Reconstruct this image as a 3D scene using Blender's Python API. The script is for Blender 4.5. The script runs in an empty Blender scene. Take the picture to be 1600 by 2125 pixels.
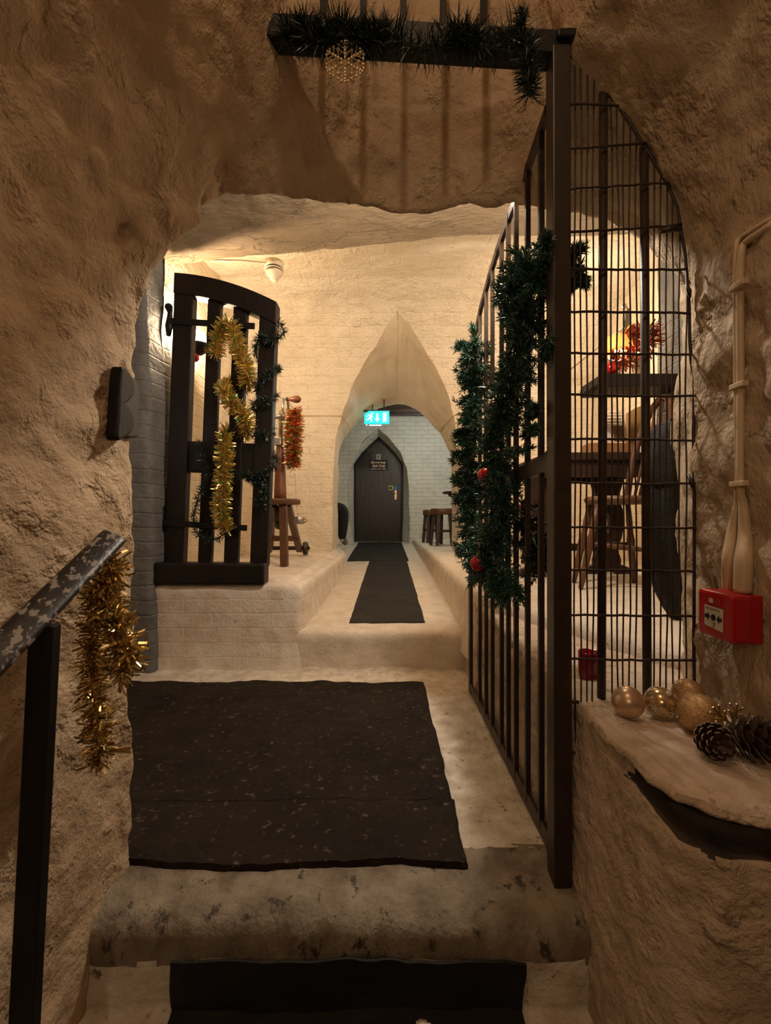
import bpy, bmesh, math, random
import numpy as np
from mathutils import Vector, Matrix, noise
R = math.radians
random.seed(7)
SC = bpy.context.scene
COL = SC.collection

# ------------------------------------------------------------------ camera
F, HOR, EYE = 920.0, 1072.0, 0.9
cam = bpy.data.cameras.new('camera')
camo = bpy.data.objects.new('camera', cam)
COL.objects.link(camo)
camo.location = (0, 0, EYE)
camo.rotation_euler = (R(90), 0, 0)
cam.sensor_width = 36
cam.sensor_fit = 'AUTO'
cam.lens = 36 * F / 2125
cam.shift_y = (HOR - 1062.5) / 2125
cam.clip_start = 0.02
SC.camera = camo


def P(px, py, Y):
    """the point seen at a photo pixel, at distance Y along the view axis"""
    return Vector(((px - 800) / F * Y, Y, EYE + (HOR - py) / F * Y))


# ------------------------------------------------------------------ materials
def mat(name, col, rough=.6, metal=0., col2=None, cscale=8, cpos=(.4, .65), bump=(), brick=None, emis=None, estr=0,
        coat=0, trans=0, spec=.5, spots=None, aniso=None, chips=()):
    m = bpy.data.materials.new(name)
    m.use_nodes = True
    nt = m.node_tree
    N, L = nt.nodes, nt.links
    b = N['Principled BSDF']
    b.inputs['Base Color'].default_value = (*col, 1)
    b.inputs['Roughness'].default_value = rough
    b.inputs['Metallic'].default_value = metal
    b.inputs['Coat Weight'].default_value = coat
    b.inputs['Transmission Weight'].default_value = trans
    b.inputs['Specular IOR Level'].default_value = spec
    if emis:
        b.inputs['Emission Color'].default_value = (*emis, 1)
        b.inputs['Emission Strength'].default_value = estr
    tc = N.new('ShaderNodeTexCoord')
    src = tc.outputs['Object']
    if aniso:
        mp = N.new('ShaderNodeMapping')
        mp.inputs['Scale'].default_value = aniso
        L.new(src, mp.inputs['Vector'])
        src = mp.outputs['Vector']

    def nz(scale, detail=6, rough_=.6):
        n = N.new('ShaderNodeTexNoise')
        n.inputs['Scale'].default_value = scale
        n.inputs['Detail'].default_value = detail
        n.inputs['Roughness'].default_value = rough_
        L.new(src, n.inputs['Vector'])
        return n.outputs['Fac']
    cur = None
    if col2:
        r = N.new('ShaderNodeValToRGB')
        r.color_ramp.elements[0].position, r.color_ramp.elements[1].position = cpos
        r.color_ramp.elements[0].color = (*col, 1)
        r.color_ramp.elements[1].color = (*col2, 1)
        L.new(nz(cscale, 8, .65), r.inputs['Fac'])
        cur = r.outputs['Color']
    if spots:
        sc_, lo, hi, c3 = spots
        r2 = N.new('ShaderNodeValToRGB')
        r2.color_ramp.elements[0].position, r2.color_ramp.elements[1].position = lo, hi
        r2.color_ramp.elements[0].color = (0, 0, 0, 1)
        r2.color_ramp.elements[1].color = (1, 1, 1, 1)
        L.new(nz(sc_, 5, .7), r2.inputs['Fac'])
        mx = N.new('ShaderNodeMix')
        mx.data_type = 'RGBA'
        L.new(r2.outputs['Color'], mx.inputs[0])
        if cur:
            L.new(cur, mx.inputs[6])
        else:
            mx.inputs[6].default_value = (*col, 1)
        mx.inputs[7].default_value = (*c3, 1)
        cur = mx.outputs[2]
    if cur:
        L.new(cur, b.inputs['Base Color'])
    h = None

    def add(sock, amp):
        nonlocal h
        mu = N.new('ShaderNodeMath')
        mu.operation = 'MULTIPLY_ADD'
        L.new(sock, mu.inputs[0])
        mu.inputs[1].default_value = amp
        if h:
            L.new(h, mu.inputs[2])
        else:
            mu.inputs[2].default_value = 0
        h = mu.outputs[0]
    for sc_, amp in bump:
        add(nz(sc_), amp)
    for sc_, lo, hi, amp in chips:
        rr = N.new('ShaderNodeValToRGB')
        rr.color_ramp.elements[0].position, rr.color_ramp.elements[1].position = lo, hi
        L.new(nz(sc_, 5, .6), rr.inputs['Fac'])
        add(rr.outputs['Color'], amp)
    if brick:
        ax, w, hh, amp = brick
        sp = N.new('ShaderNodeSeparateXYZ')
        cb = N.new('ShaderNodeCombineXYZ')
        ns = N.new('ShaderNodeTexNoise')
        ns.inputs['Scale'].default_value = 5
        L.new(src, ns.inputs['Vector'])
        L.new(src, sp.inputs[0])
        m2 = N.new('ShaderNodeMath')
        m2.operation = 'MULTIPLY_ADD'
        L.new(ns.outputs['Fac'], m2.inputs[0])
        m2.inputs[1].default_value = .03
        L.new(sp.outputs['Z'], m2.inputs[2])
        L.new(sp.outputs['XYZ'.index(ax)], cb.inputs[0])
        L.new(m2.outputs[0], cb.inputs[1])
        bt = N.new('ShaderNodeTexBrick')
        bt.inputs['Scale'].default_value = 1
        bt.inputs['Brick Width'].default_value = w
        bt.inputs['Row Height'].default_value = hh
        bt.inputs['Mortar Size'].default_value = hh * .1
        bt.inputs['Mortar Smooth'].default_value = 1
        bt.inputs['Color1'].default_value = (1, 1, 1, 1)
        bt.inputs['Color2'].default_value = (.75, .75, .75, 1)
        bt.inputs['Mortar'].default_value = (0, 0, 0, 1)
        L.new(cb.outputs[0], bt.inputs['Vector'])
        add(bt.outputs['Color'], amp)
    if h:
        bp = N.new('ShaderNodeBump')
        bp.inputs['Distance'].default_value = 1
        bp.inputs['Strength'].default_value = 1
        L.new(h, bp.inputs['Height'])
        L.new(bp.outputs[0], b.inputs['Normal'])
    return m


PB = ((5, .03), (18, .012), (60, .0035), (160, .0012))
CH = ((6, .54, .62, .007),)
M = {}
M['plaster'] = mat('aged_plaster', (.53, .385, .245), .75, col2=(.41, .28, .165), cscale=4.5, bump=PB, spots=(12, .66, .74, (.27, .165, .085)), chips=CH)
M['plaster_right'] = mat('stained_plaster', (.47, .355, .23), .75, col2=(.35, .245, .145), cscale=6, bump=PB, spots=(10, .62, .72, (.25, .15, .075)), aniso=(1, 1, .6), chips=CH)
M['plaster_vault'] = mat('vault_plaster', (.77, .685, .55), .7, col2=(.69, .60, .46), cscale=3, bump=((7, .022), (28, .009), (90, .002)), brick=('X', .23, .078, .0035), chips=((11, .54, .60, .004),))
M['plaster_end'] = mat('end_plaster', (.76, .65, .49), .7, col2=(.68, .57, .42), cscale=3, bump=((9, .018), (40, .006)), brick=('Y', .23, .078, .004))
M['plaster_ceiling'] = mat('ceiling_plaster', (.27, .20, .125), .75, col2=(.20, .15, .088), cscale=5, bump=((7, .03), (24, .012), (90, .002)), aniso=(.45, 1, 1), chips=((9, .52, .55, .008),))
M['plaster_smooth'] = mat('reveal_plaster', (.72, .62, .47), .65, col2=(.66, .55, .40), cscale=4, bump=((12, .005), (60, .0015)))
M['brick_pale'] = mat('pale_painted_brick', (.68, .66, .58), .65, col2=(.60, .58, .50), cscale=4, bump=((12, .010), (60, .003)), brick=('X', .22, .075, .006))
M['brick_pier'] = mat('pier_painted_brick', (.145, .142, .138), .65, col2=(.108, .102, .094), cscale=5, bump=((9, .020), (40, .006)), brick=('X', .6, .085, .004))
M['white_stone'] = mat('worn_white_stone', (.74, .65, .54), .6, col2=(.62, .52, .41), cscale=9, bump=((14, .007), (60, .005), (180, .0015)), spots=(38, .63, .7, (.26, .18, .11)))
M['white_step'] = mat('worn_white_step', (.74, .67, .57), .55, col2=(.52, .43, .32), cscale=13, bump=((14, .012), (60, .006), (180, .0015)), spots=(24, .60, .69, (.15, .10, .06)))
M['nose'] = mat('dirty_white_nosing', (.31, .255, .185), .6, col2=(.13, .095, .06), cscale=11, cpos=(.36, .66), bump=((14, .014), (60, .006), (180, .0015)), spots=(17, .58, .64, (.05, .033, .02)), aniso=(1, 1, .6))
M['white_riser'] = mat('white_painted_riser', (.75, .68, .60), .6, col2=(.62, .51, .40), cscale=7, bump=((12, .010), (60, .004)), brick=('X', .34, .085, .0013), spots=(16, .66, .74, (.40, .28, .18)))
M['ledge'] = mat('ledge_stone', (.58, .455, .335), .75, col2=(.42, .315, .215), cscale=7, bump=((7, .028), (28, .013), (110, .003)), spots=(9, .60, .70, (.19, .12, .065)), chips=CH)
M['ledge_top'] = mat('pale_ledge_top', (.66, .53, .41), .7, col2=(.48, .365, .26), cscale=8, bump=((9, .02), (35, .008), (110, .002)), spots=(12, .60, .68, (.28, .19, .11)))
M['ledge_crack'] = mat('near_black_crack', (.06, .04, .026), .8, col2=(.022, .015, .010), cscale=14, bump=((20, .01),))
M['rubber'] = mat('dark_matting', (.020, .014, .010), .85, spec=.15, col2=(.012, .0085, .006), cscale=4, bump=((60, .001), (250, .0006)), spots=(42, .59, .70, (.13, .09, .058)))
M['rubber_low'] = mat('dark_step_matting', (.008, .0055, .004), .8, col2=(.006, .004, .003), cscale=4, bump=((60, .001),))
M['runner'] = mat('grey_runner', (.028, .024, .021), .85, spec=.2, col2=(.019, .0165, .0145), cscale=5, bump=((50, .001),), spots=(60, .7, .78, (.16, .13, .1)))
M['iron'] = mat('painted_iron', (.020, .0125, .008), .42, col2=(.034, .019, .011), cscale=25, bump=((40, .0008), (150, .0003)))
M['iron_dark'] = mat('black_iron', (.005, .004, .0035), .5, spec=.3, bump=((60, .0008),))
M['wire'] = mat('rusty_wire', (.022, .011, .006), .5, col2=(.04, .02, .012), cscale=60, bump=((120, .0004),))
M['wood_black'] = mat('black_stained_oak', (.006, .004, .0035), .48, spec=.3, col2=(.011, .007, .0055), cscale=12, bump=((40, .001), (150, .0003)), aniso=(3, 3, .4))
M['wood_dark'] = mat('dark_oak', (.020, .009, .005), .42, col2=(.036, .016, .008), cscale=12, bump=((60, .0005),))
M['wood_mid'] = mat('brown_oak', (.12, .052, .022), .42, col2=(.075, .03, .013), cscale=14, bump=((60, .0005),))
M['wood_red'] = mat('reddish_wood', (.19, .06, .025), .4, col2=(.11, .036, .016), cscale=9, bump=((30, .0008),))
M['wood_box'] = mat('light_box_wood', (.33, .15, .06), .5, col2=(.26, .11, .045), cscale=15)
M['steel'] = mat('dull_steel', (.42, .38, .33), .38, .9, bump=((80, .0004),))
M['brass'] = mat('brass', (.62, .42, .20), .35, .8)
M['rail_worn'] = mat('worn_black_rail', (.012, .008, .006), .36, col2=(.24, .20, .165), cscale=80, cpos=(.53, .57), bump=((80, .001),), aniso=(1, .55, .55))
M['needle'] = mat('garland_needles', (.015, .052, .032), .36, col2=(.030, .098, .058), cscale=30, spec=.6)
M['needle_dark'] = mat('dark_garland_needles', (.006, .017, .012), .35, spec=.6)
M['gold'] = mat('gold_tinsel', (.72, .53, .17), .3, .8)
M['gold_old'] = mat('old_gold_tinsel', (.66, .50, .22), .18, .9)
M['red_foil'] = mat('red_tinsel', (.62, .05, .02), .22, .7)
M['green_foil'] = mat('green_tinsel', (.05, .5, .16), .2, .7)
M['cable'] = mat('cream_conduit', (.58, .44, .28), .5, bump=((30, .002),))
M['red_gloss'] = mat('red_bauble', (.42, .008, .012), .16, .25, coat=.4)
M['red_satin'] = mat('red_satin_bauble', (.45, .010, .014), .32, .25)
M['champagne'] = mat('champagne_bauble', (.60, .42, .26), .33, .65)
M['champagne_gloss'] = mat('champagne_gloss_bauble', (.56, .40, .21), .2, .75)
M['glitter'] = mat('gold_glitter', (.50, .29, .12), .3, .6, col2=(.62, .40, .2), cscale=90, bump=((600, .0012),))
M['flake'] = mat('glitter_flake', (.85, .70, .48), .18, 1.)
M['lace'] = mat('white_bead_thread', (.62, .54, .40), .5)
M['cone'] = mat('pine_cone', (.045, .02, .010), .55, col2=(.03, .013, .008), cscale=20)
M['cone_tip'] = mat('frosted_cone_tip', (.38, .29, .21), .6)
M['red_plastic'] = mat('red_plastic', (.40, .005, .010), .3, coat=.2)
M['label_white'] = mat('label_white', (.62, .56, .44), .5)
M['ink'] = mat('black_ink', (.01, .01, .01), .5)
M['dark_bracket'] = mat('dark_glossy_wood', (.007, .004, .003), .4, spec=.2, bump=((30, .002),))
M['cream_plastic'] = mat('cream_plastic', (.70, .58, .40), .4)
M['black_plastic'] = mat('black_plastic', (.012, .011, .010), .4)
M['door'] = mat('dark_varnished_door', (.012, .007, .0055), .36, col2=(.019, .010, .007), cscale=14, bump=((25, .003),), aniso=(1, 1, .3))
M['letter'] = mat('painted_letters', (.70, .48, .32), .5)
M['sign_yellow'] = mat('sticker_yellow', (.55, .47, .08), .5)
M['sign_blue'] = mat('sticker_blue', (.03, .17, .42), .5)
M['sign_grey'] = mat('sticker_grey', (.42, .38, .30), .5)
M['exit_teal'] = mat('lit_teal', (.01, .30, .30), .4, emis=(.0, .74, .72), estr=1.15)
M['exit_white'] = mat('lit_white', (.8, .8, .8), .4, emis=(.62, 1, .98), estr=1.6)
M['cloth_black'] = mat('black_cloth', (.008, .007, .007), .85, bump=((40, .004),))
M['cloth_grey'] = mat('charcoal_cloth', (.011, .009, .008), .85, bump=((30, .005),))
M['denim'] = mat('grey_blue_denim', (.10, .12, .13), .85)
M['skin'] = mat('skin', (.50, .30, .21), .5)
M['hair'] = mat('dark_hair', (.012, .008, .006), .5)
M['red_vinyl'] = mat('red_stool_pad', (.22, .05, .035), .5)
M['red_glass'] = mat('red_glass', (.42, .006, .035), .12, trans=.55)
M['paper'] = mat('white_card', (.70, .64, .54), .6)
M['card_brown'] = mat('kraft_menu', (.36, .22, .09), .6)
M['shade'] = mat('orange_lamp_shade', (.75, .34, .10), .5, emis=(1, .32, .06), estr=1.3)
M['bulb'] = mat('lit_bulb', (1, .9, .8), .4, emis=(1, .72, .44), estr=330)
M['globe'] = mat('lit_globe', (1, .9, .8), .4, emis=(1, .72, .44), estr=540)
M['crystal'] = mat('crystal_beads', (.72, .55, .32), .12, .15, trans=.35)
M['pebble'] = mat('grey_pebble', (.22, .17, .12), .7, bump=((40, .004),))


# ------------------------------------------------------------------ mesh builder
class MB:
    def __init__(s):
        s.v, s.f, s.m = [], [], []

    def add(s, vs, fs, mi=0):
        o = len(s.v)
        s.v += [tuple(v) for v in vs]
        s.f += [tuple(i + o for i in f) for f in fs]
        s.m += [mi] * len(fs)
        return s

    def box(s, c, size, rot=None, mi=0):
        hx, hy, hz = size[0] / 2, size[1] / 2, size[2] / 2
        vs = [Vector((x, y, z)) for x in (-hx, hx) for y in (-hy, hy) for z in (-hz, hz)]
        if rot is not None:
            vs = [rot @ v for v in vs]
        vs = [v + Vector(c) for v in vs]
        return s.add(vs, [(0, 1, 3, 2), (4, 6, 7, 5), (0, 4, 5, 1), (2, 3, 7, 6), (0, 2, 6, 4), (1, 5, 7, 3)], mi)

    def bar(s, a, b, w, d, up=(0, 1, 0), mi=0):
        a, b = Vector(a), Vector(b)
        t = (b - a).normalized()
        u = Vector(up)
        u = (u - t * u.dot(t)).normalized()
        w2 = t.cross(u)
        vs = []
        for p in (a, b):
            for i, j in ((-1, -1), (1, -1), (1, 1), (-1, 1)):
                vs.append(p + w2 * (i * w / 2) + u * (j * d / 2))
        return s.add(vs, [(3, 2, 1, 0), (4, 5, 6, 7), (0, 1, 5, 4), (1, 2, 6, 5), (2, 3, 7, 6), (3, 0, 4, 7)], mi)

    def tube(s, pts, r, n=8, mi=0, cap=True):
        pts = [Vector(p) for p in pts]
        rs = r if isinstance(r, (list, tuple)) else [r] * len(pts)
        T = []
        for i in range(len(pts)):
            T.append((pts[min(i + 1, len(pts) - 1)] - pts[max(i - 1, 0)]).normalized())
        u = Vector((0, 0, 1)) if abs(T[0].z) < .8 else Vector((1, 0, 0))
        vs, fs = [], []
        for i, p in enumerate(pts):
            u = (u - T[i] * u.dot(T[i])).normalized()
            w = T[i].cross(u)
            for k in range(n):
                a = 2 * math.pi * k / n
                vs.append(p + (u * math.cos(a) + w * math.sin(a)) * rs[i])
        for i in range(len(pts) - 1):
            for k in range(n):
                k2 = (k + 1) % n
                fs.append((i * n + k, i * n + k2, (i + 1) * n + k2, (i + 1) * n + k))
        if cap:
            fs.append(tuple(range(n))[::-1])
            fs.append(tuple((len(pts) - 1) * n + k for k in range(n)))
        return s.add(vs, fs, mi)

    def lathe(s, prof, o=(0, 0, 0), n=24, mi=0, rot=None):
        """prof: (r, z) pairs; r = 0 at an end closes it"""
        vs, fs = [], []
        for r_, z in prof:
            for k in range(n):
                a = 2 * math.pi * k / n
                vs.append(Vector((max(r_, 1e-5) * math.cos(a), max(r_, 1e-5) * math.sin(a), z)))
        for i in range(len(prof) - 1):
            for k in range(n):
                k2 = (k + 1) % n
                fs.append((i * n + k, i * n + k2, (i + 1) * n + k2, (i + 1) * n + k))
        fs.append(tuple(range(n))[::-1])
        fs.append(tuple((len(prof) - 1) * n + k for k in range(n)))
        if rot is not None:
            vs = [rot @ v for v in vs]
        vs = [v + Vector(o) for v in vs]
        return s.add(vs, fs, mi)

    def ball(s, c, r, n=20, mi=0, sc=(1, 1, 1)):
        vs, fs = [], []
        m = n // 2
        for i in range(m + 1):
            th = math.pi * i / m
            for k in range(n):
                a = 2 * math.pi * k / n
                q = max(math.sin(th), 1e-4)
                vs.append((c[0] + r * sc[0] * q * math.cos(a), c[1] + r * sc[1] * q * math.sin(a), c[2] - r * sc[2] * math.cos(th)))
        for i in range(m):
            for k in range(n):
                k2 = (k + 1) % n
                fs.append((i * n + k, i * n + k2, (i + 1) * n + k2, (i + 1) * n + k))
        return s.add(vs, fs, mi)

    def prism(s, poly, ext, mi=0):
        """poly: 3-D points of a flat outline, ext: extrusion vector"""
        n = len(poly)
        e = Vector(ext)
        vs = [Vector(p) for p in poly] + [Vector(p) + e for p in poly]
        fs = [tuple(range(n)), tuple(range(n, 2 * n))[::-1]]
        for k in range(n):
            k2 = (k + 1) % n
            fs.append((k, k + n, k2 + n, k2))
        return s.add(vs, fs, mi)

    def build(s, name, mats, parent=None, smooth=False, bevel=0, fix=True):
        me = bpy.data.meshes.new(name)
        me.from_pydata(s.v, [], s.f)
        if not isinstance(mats, (list, tuple)):
            mats = [mats]
        for m in mats:
            me.materials.append(m)
        me.polygons.foreach_set('material_index', s.m)
        if fix:
            bm = bmesh.new()
            bm.from_mesh(me)
            bmesh.ops.recalc_face_normals(bm, faces=bm.faces)
            bm.to_mesh(me)
            bm.free()
        if smooth:
            me.polygons.foreach_set('use_smooth', [True] * len(me.polygons))
        o = bpy.data.objects.new(name, me)
        COL.objects.link(o)
        if parent:
            o.parent = parent
            o.matrix_parent_inverse = parent.matrix_world.inverted()
        if bevel:
            md = o.modifiers.new('bevel', 'BEVEL')
            md.width = bevel
            md.segments = 2
            md.limit_method = 'ANGLE'
        return o


def tag(o, label, cat, group=None, kind=None):
    o['label'] = label
    o['category'] = cat
    if group:
        o['group'] = group
    if kind:
        o['kind'] = kind
    return o


def thing(name, label, cat, loc=(0, 0, 0), group=None):
    o = bpy.data.objects.new(name, None)
    COL.objects.link(o)
    o.empty_display_size = .05
    o.location = loc
    bpy.context.view_layer.update()
    return tag(o, label, cat, group)


def struct(o, label=None, cat=None):
    o['kind'] = 'structure'
    if label:
        o['label'] = label
        o['category'] = cat or 'wall'
    return o


def dup(src, loc, label, group, rotz=0.):
    c = src.copy()
    COL.objects.link(c)
    c.location = loc
    c.rotation_euler = (0, 0, rotz)
    c['label'] = label
    c['group'] = group
    for ch in src.children:
        d = ch.copy()
        COL.objects.link(d)
        d.parent = c
        for g in ch.children:
            e = g.copy()
            COL.objects.link(e)
            e.parent = d
    return c


def interp(ctrl, step, smooth, axis):
    """resample a control net along one axis"""
    A = np.moveaxis(np.asarray(ctrl, float), axis, 0)
    d = np.linalg.norm(np.diff(A, axis=0), axis=-1)
    d = d.reshape(d.shape[0], -1)
    d = np.maximum(d.mean(axis=1), 1e-4)
    t = np.concatenate([[0], np.cumsum(d)])
    n = max(2, int(math.ceil(t[-1] / step)) + 1)
    s = np.linspace(0, t[-1], n)
    k = np.clip(np.searchsorted(t, s, side='right') - 1, 0, len(t) - 2)
    u = ((s - t[k]) / (t[k + 1] - t[k])).reshape(-1, *([1] * (A.ndim - 1)))
    p1, p2 = A[k], A[k + 1]
    if smooth:
        p0, p3 = A[np.maximum(k - 1, 0)], A[np.minimum(k + 2, len(A) - 1)]
        dt = (t[k + 1] - t[k]).reshape(u.shape)
        t0 = (t[k + 1] - t[np.maximum(k - 1, 0)]).reshape(u.shape)
        t3 = (t[np.minimum(k + 2, len(A) - 1)] - t[k]).reshape(u.shape)
        m1 = (p2 - p0) / np.maximum(t0, 1e-6) * dt
        m2 = (p3 - p1) / np.maximum(t3, 1e-6) * dt
        u2, u3 = u * u, u * u * u
        B = (2 * u3 - 3 * u2 + 1) * p1 + (u3 - 2 * u2 + u) * m1 + (-2 * u3 + 3 * u2) * p2 + (u3 - u2) * m2
    else:
        B = p1 * (1 - u) + p2 * u
    return np.moveaxis(B, 0, axis)


_O = (Vector((9.321, -1.531, -7.951)), Vector((.37, 5.113, 2.719)), Vector((-6.327, -.713, 4.177)))


def nvec(p):
    return Vector((noise.noise(p + _O[0]), noise.noise(p + _O[1]), noise.noise(p + _O[2])))


NEAR = ((2.2, .022), (7, .016), (20, .009), (48, .003))
MID = ((2.2, .015), (8, .008), (24, .0035))
LOW = ((3, .006), (12, .003), (35, .0016))


def patch(ctrl, step, sm=(False, True), amps=NEAR, mb=None, mi=0):
    """a rough surface through a net of control points (rows x columns)"""
    G = interp(interp(ctrl, step, sm[0], 0), step, sm[1], 1)
    r, c = G.shape[:2]
    vs = []
    for p in G.reshape(-1, 3):
        v = Vector(p)
        q = v.copy()
        for fq, am in amps:
            q += nvec(v * fq + Vector((3.1, 7.7, 1.3))) * am
        vs.append(q)
    fs = [(i * c + j, i * c + j + 1, (i + 1) * c + j + 1, (i + 1) * c + j) for i in range(r - 1) for j in range(c - 1)]
    mb = mb or MB()
    return mb.add(vs, fs, mi)

# ================================================================== THE SHELL
def sec(Y, pts):
    return [Vector((x, Y, z)) for x, z in pts]


S0 = sec(-1.3, [(-.70, -.9), (-.70, .2), (-.71, .9), (-.70, 1.28), (-.69, 1.47), (-.66, 1.65), (-.60, 1.85), (-.52, 2.1), (-.42, 2.4), (-.32, 2.65), (-.2, 2.85),
                (0, 2.95), (.2, 2.9), (.38, 2.6), (.52, 2.25), (.66, 2.0), (.75, 1.78), (.78, 1.6), (.80, 1.42), (.81, .9), (.81, .45), (.81, -.9)])
S1 = [Vector((v.x, .1, v.z)) for v in S0]
S2 = sec(.72, [(-.665, -.6), (-.675, .25), (-.685, .88), (-.665, 1.27), (-.645, 1.46), (-.60, 1.63), (-.54, 1.78), (-.45, 1.98), (-.36, 2.24), (-.29, 2.48), (-.2, 2.72),
               (0, 2.9), (.2, 2.85), (.36, 2.55), (.5, 2.17), (.635, 1.95), (.725, 1.75), (.765, 1.58), (.78, 1.42), (.785, .9), (.79, .45), (.79, -.3)])
S3 = sec(1.1, [(-.66, -.45), (-.668, .05), (-.678, .87), (-.658, 1.26), (-.632, 1.48), (-.575, 1.61), (-.505, 1.72), (-.42, 1.86), (-.335, 2.0), (-.287, 2.085), (-.262, 2.17),
               (-.12, 2.56), (.18, 2.62), (.38, 2.45)])
for _i, _y in ((10, 1.13), (11, 1.25), (12, 1.28), (13, 1.2)):
    S3[_i].y = _y
S3 += [P(1178, 112, 1.1), P(1300, 238, 1.1), P(1392, 385, 1.1), P(1424, 515, 1.1), P(1434, 640, 1.1), P(1437, 760, 1.1), P(1443, 1050, 1.1), P(1446, 1500, 1.1)]
S4 = [Vector((-.66, 1.16, -.45)), P(275, 1787, 1.16), P(262, 1110, 1.16), P(278, 800, 1.16), P(298, 602, 1.16), P(348, 512, 1.17), P(413, 468, 1.2), P(442, 430, 1.23),
      P(560, 415, 1.3), P(650, 422, 1.38), P(730, 440, 1.45), P(830, 447, 1.5), P(950, 436, 1.46), P(1080, 430, 1.42), P(1190, 436, 1.4), P(1245, 462, 1.4),
      P(1300, 497, 1.4), P(1352, 545, 1.38), P(1404, 578, 1.35), P(1404, 720, 1.32), P(1406, 1000, 1.32), P(1412, 1500, 1.3)]
S5 = []
for i, p in enumerate(S4):
    if i <= 6:
        S5.append(Vector((-1.8, 1.22, [-.45, .1, .9, 1.3, 1.7, 2.1, 2.55][i])))
    elif i <= 14:
        S5.append(Vector((-1.4 + (i - 7) * .38, 1.42 + .1 * (7 < i < 14), 2.6 + .02 * i)))
    else:
        S5.append(Vector((1.8, 1.44, [2.75, 2.5, 2.2, 1.9, 1.5, 1.0, .2][i - 15])))
ROWS = [S0, S1, S2, S3, S4, S5]


DENTS = [(P(468, 388, 1.27), .09, .035), (P(462, 350, 1.22), .05, .03), (P(480, 190, 1.0), .035, .022), (P(58, 150, .9), .02, .02), (P(1290, 30, 1.0), .03, .025), (P(1590, 480, .92), .04, .03)]


def shell(name, a, b, m, label):
    mb = patch([[r[i] for i in range(a, b + 1)] for r in ROWS], .016, (False, True), NEAR)
    rg = random.Random(name)
    pits = list(DENTS)
    for k in range(150):
        q = Vector(rg.choice(mb.v))
        pits.append((q, rg.uniform(.006, .028), rg.uniform(.010, .042)))
    V = np.array(mb.v)
    for q, dep, rad in pits:
        d2 = ((V - np.array(q)) ** 2).sum(1)
        near = np.nonzero(d2 < (rad * 2.5) ** 2)[0]
        out = Vector((q.x, 0, q.z - 1.2)).normalized()
        for i in near:
            wgt = math.exp(-d2[i] / (rad * rad)) * (.7 + .6 * noise.noise(Vector(V[i]) * 60))
            V[i] += np.array(out) * dep * wgt
    mb.v = [tuple(p) for p in V]
    return struct(mb.build(name, m, smooth=True, fix=False), label)


shell('wall_left', 0, 10, M['plaster'], 'rough ochre plaster wall curving up beside the handrail')
shell('ceiling', 10, 14, M['plaster'], 'sloping plaster soffit above the garlanded iron crossbeam')
shell('wall_right', 14, 21, M['plaster_right'], 'rough stained plaster wall carrying the red call point')

# landing, its rounded nose and the steps below it
nose = [(1.21, 0), (1.12, 0), (1.045, -.003), (1.01, -.014), (.992, -.035), (.988, -.07), (.99, -.2), (.90, -.205), (.60, -.21), (.585, -.23), (.585, -.42), (.2, -.43), (.19, -.63), (-.5, -.65)]
NZ = ((4, .012), (14, .006), (40, .002))
mb = patch([[Vector((x, y, z)) for x in (-.80, -.3, .1, .60)] for y, z in nose], .014, (False, False), NZ, None, 1)
patch([[Vector((x, y, 0)) for x in (-1.85, -.7, 0, .62)] for y in (1.2, 1.9, 2.68)], .022, (False, False), NZ, mb)
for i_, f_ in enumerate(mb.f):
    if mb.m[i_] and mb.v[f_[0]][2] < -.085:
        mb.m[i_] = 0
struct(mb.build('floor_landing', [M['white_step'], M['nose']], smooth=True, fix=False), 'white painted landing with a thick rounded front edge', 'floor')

# passage floor one step higher, rising gently to the far door
prof = [(2.64, -.05), (2.632, .1), (2.625, .185), (2.64, .212), (2.68, .219), (4.0, .275), (5.4, .325), (8.4, .43)]
mb = patch([[Vector((x, y, z)) for x in (-.9, -.3, .2, .9)] for y, z in prof], .025, (False, False), LOW)
struct(mb.build('floor_passage', M['white_stone'], smooth=True, fix=False), 'worn white passage floor leading to the arched door', 'floor')


def curb(name, outline, targets, prof, m, label, step=.03, amps=LOW):
    """a raised block: outline in plan, profile of (share of the way inwards in metres, z)"""
    n = len(outline)
    rows = []
    for ins, z in prof:
        row = []
        for k in range(n):
            o, t = Vector(outline[k]), Vector(targets[k])
            d = t - o
            if ins is None:
                q = t
            else:
                q = o + d.normalized() * ins
            row.append(Vector((q.x, q.y, z)))
        rows.append(row)
    mb = patch(rows, step, (False, False), amps)
    return struct(mb.build(name, m, smooth=True, fix=False), label, 'platform')


ol = [(-1.85, 2.63), (-1.2, 2.62), (-.6, 2.615), (-.515, 2.635), (-.487, 2.74), (-.462, 3.5), (-.43, 4.79), (-.50, 5.4), (-.58, 5.6), (-.66, 8.4)]
tg = [(-1.85, 2.95), (-1.5, 3.0), (-1.3, 3.3), (-1.3, 3.4), (-1.3, 3.6), (-1.4, 4.0), (-1.5, 4.9), (-1.9, 5.4), (-1.9, 5.6), (-1.9, 8.4)]
curb('floor_platform_left', ol, tg, [(-.02, -.03), (0, .2), (0, .46), (.012, .488), (.03, .495), (.10, .497), (.112, .518), (.25, .52), (None, .52)], M['white_riser'],
     'white painted raised platform under the wooden gate', .026, ((3, .008), (12, .005), (35, .002)))
# fill of the platform top towards the side walls
mb = patch([[Vector((x, y, .519)) for x in (-1.95, -1.2)] for y in (2.9, 5.5)], .1, (False, False), LOW)
struct(mb.build('floor_platform_left_top', M['white_stone'], smooth=True, fix=False), 'pale floor of the raised alcove behind the wooden gate', 'floor')

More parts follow.
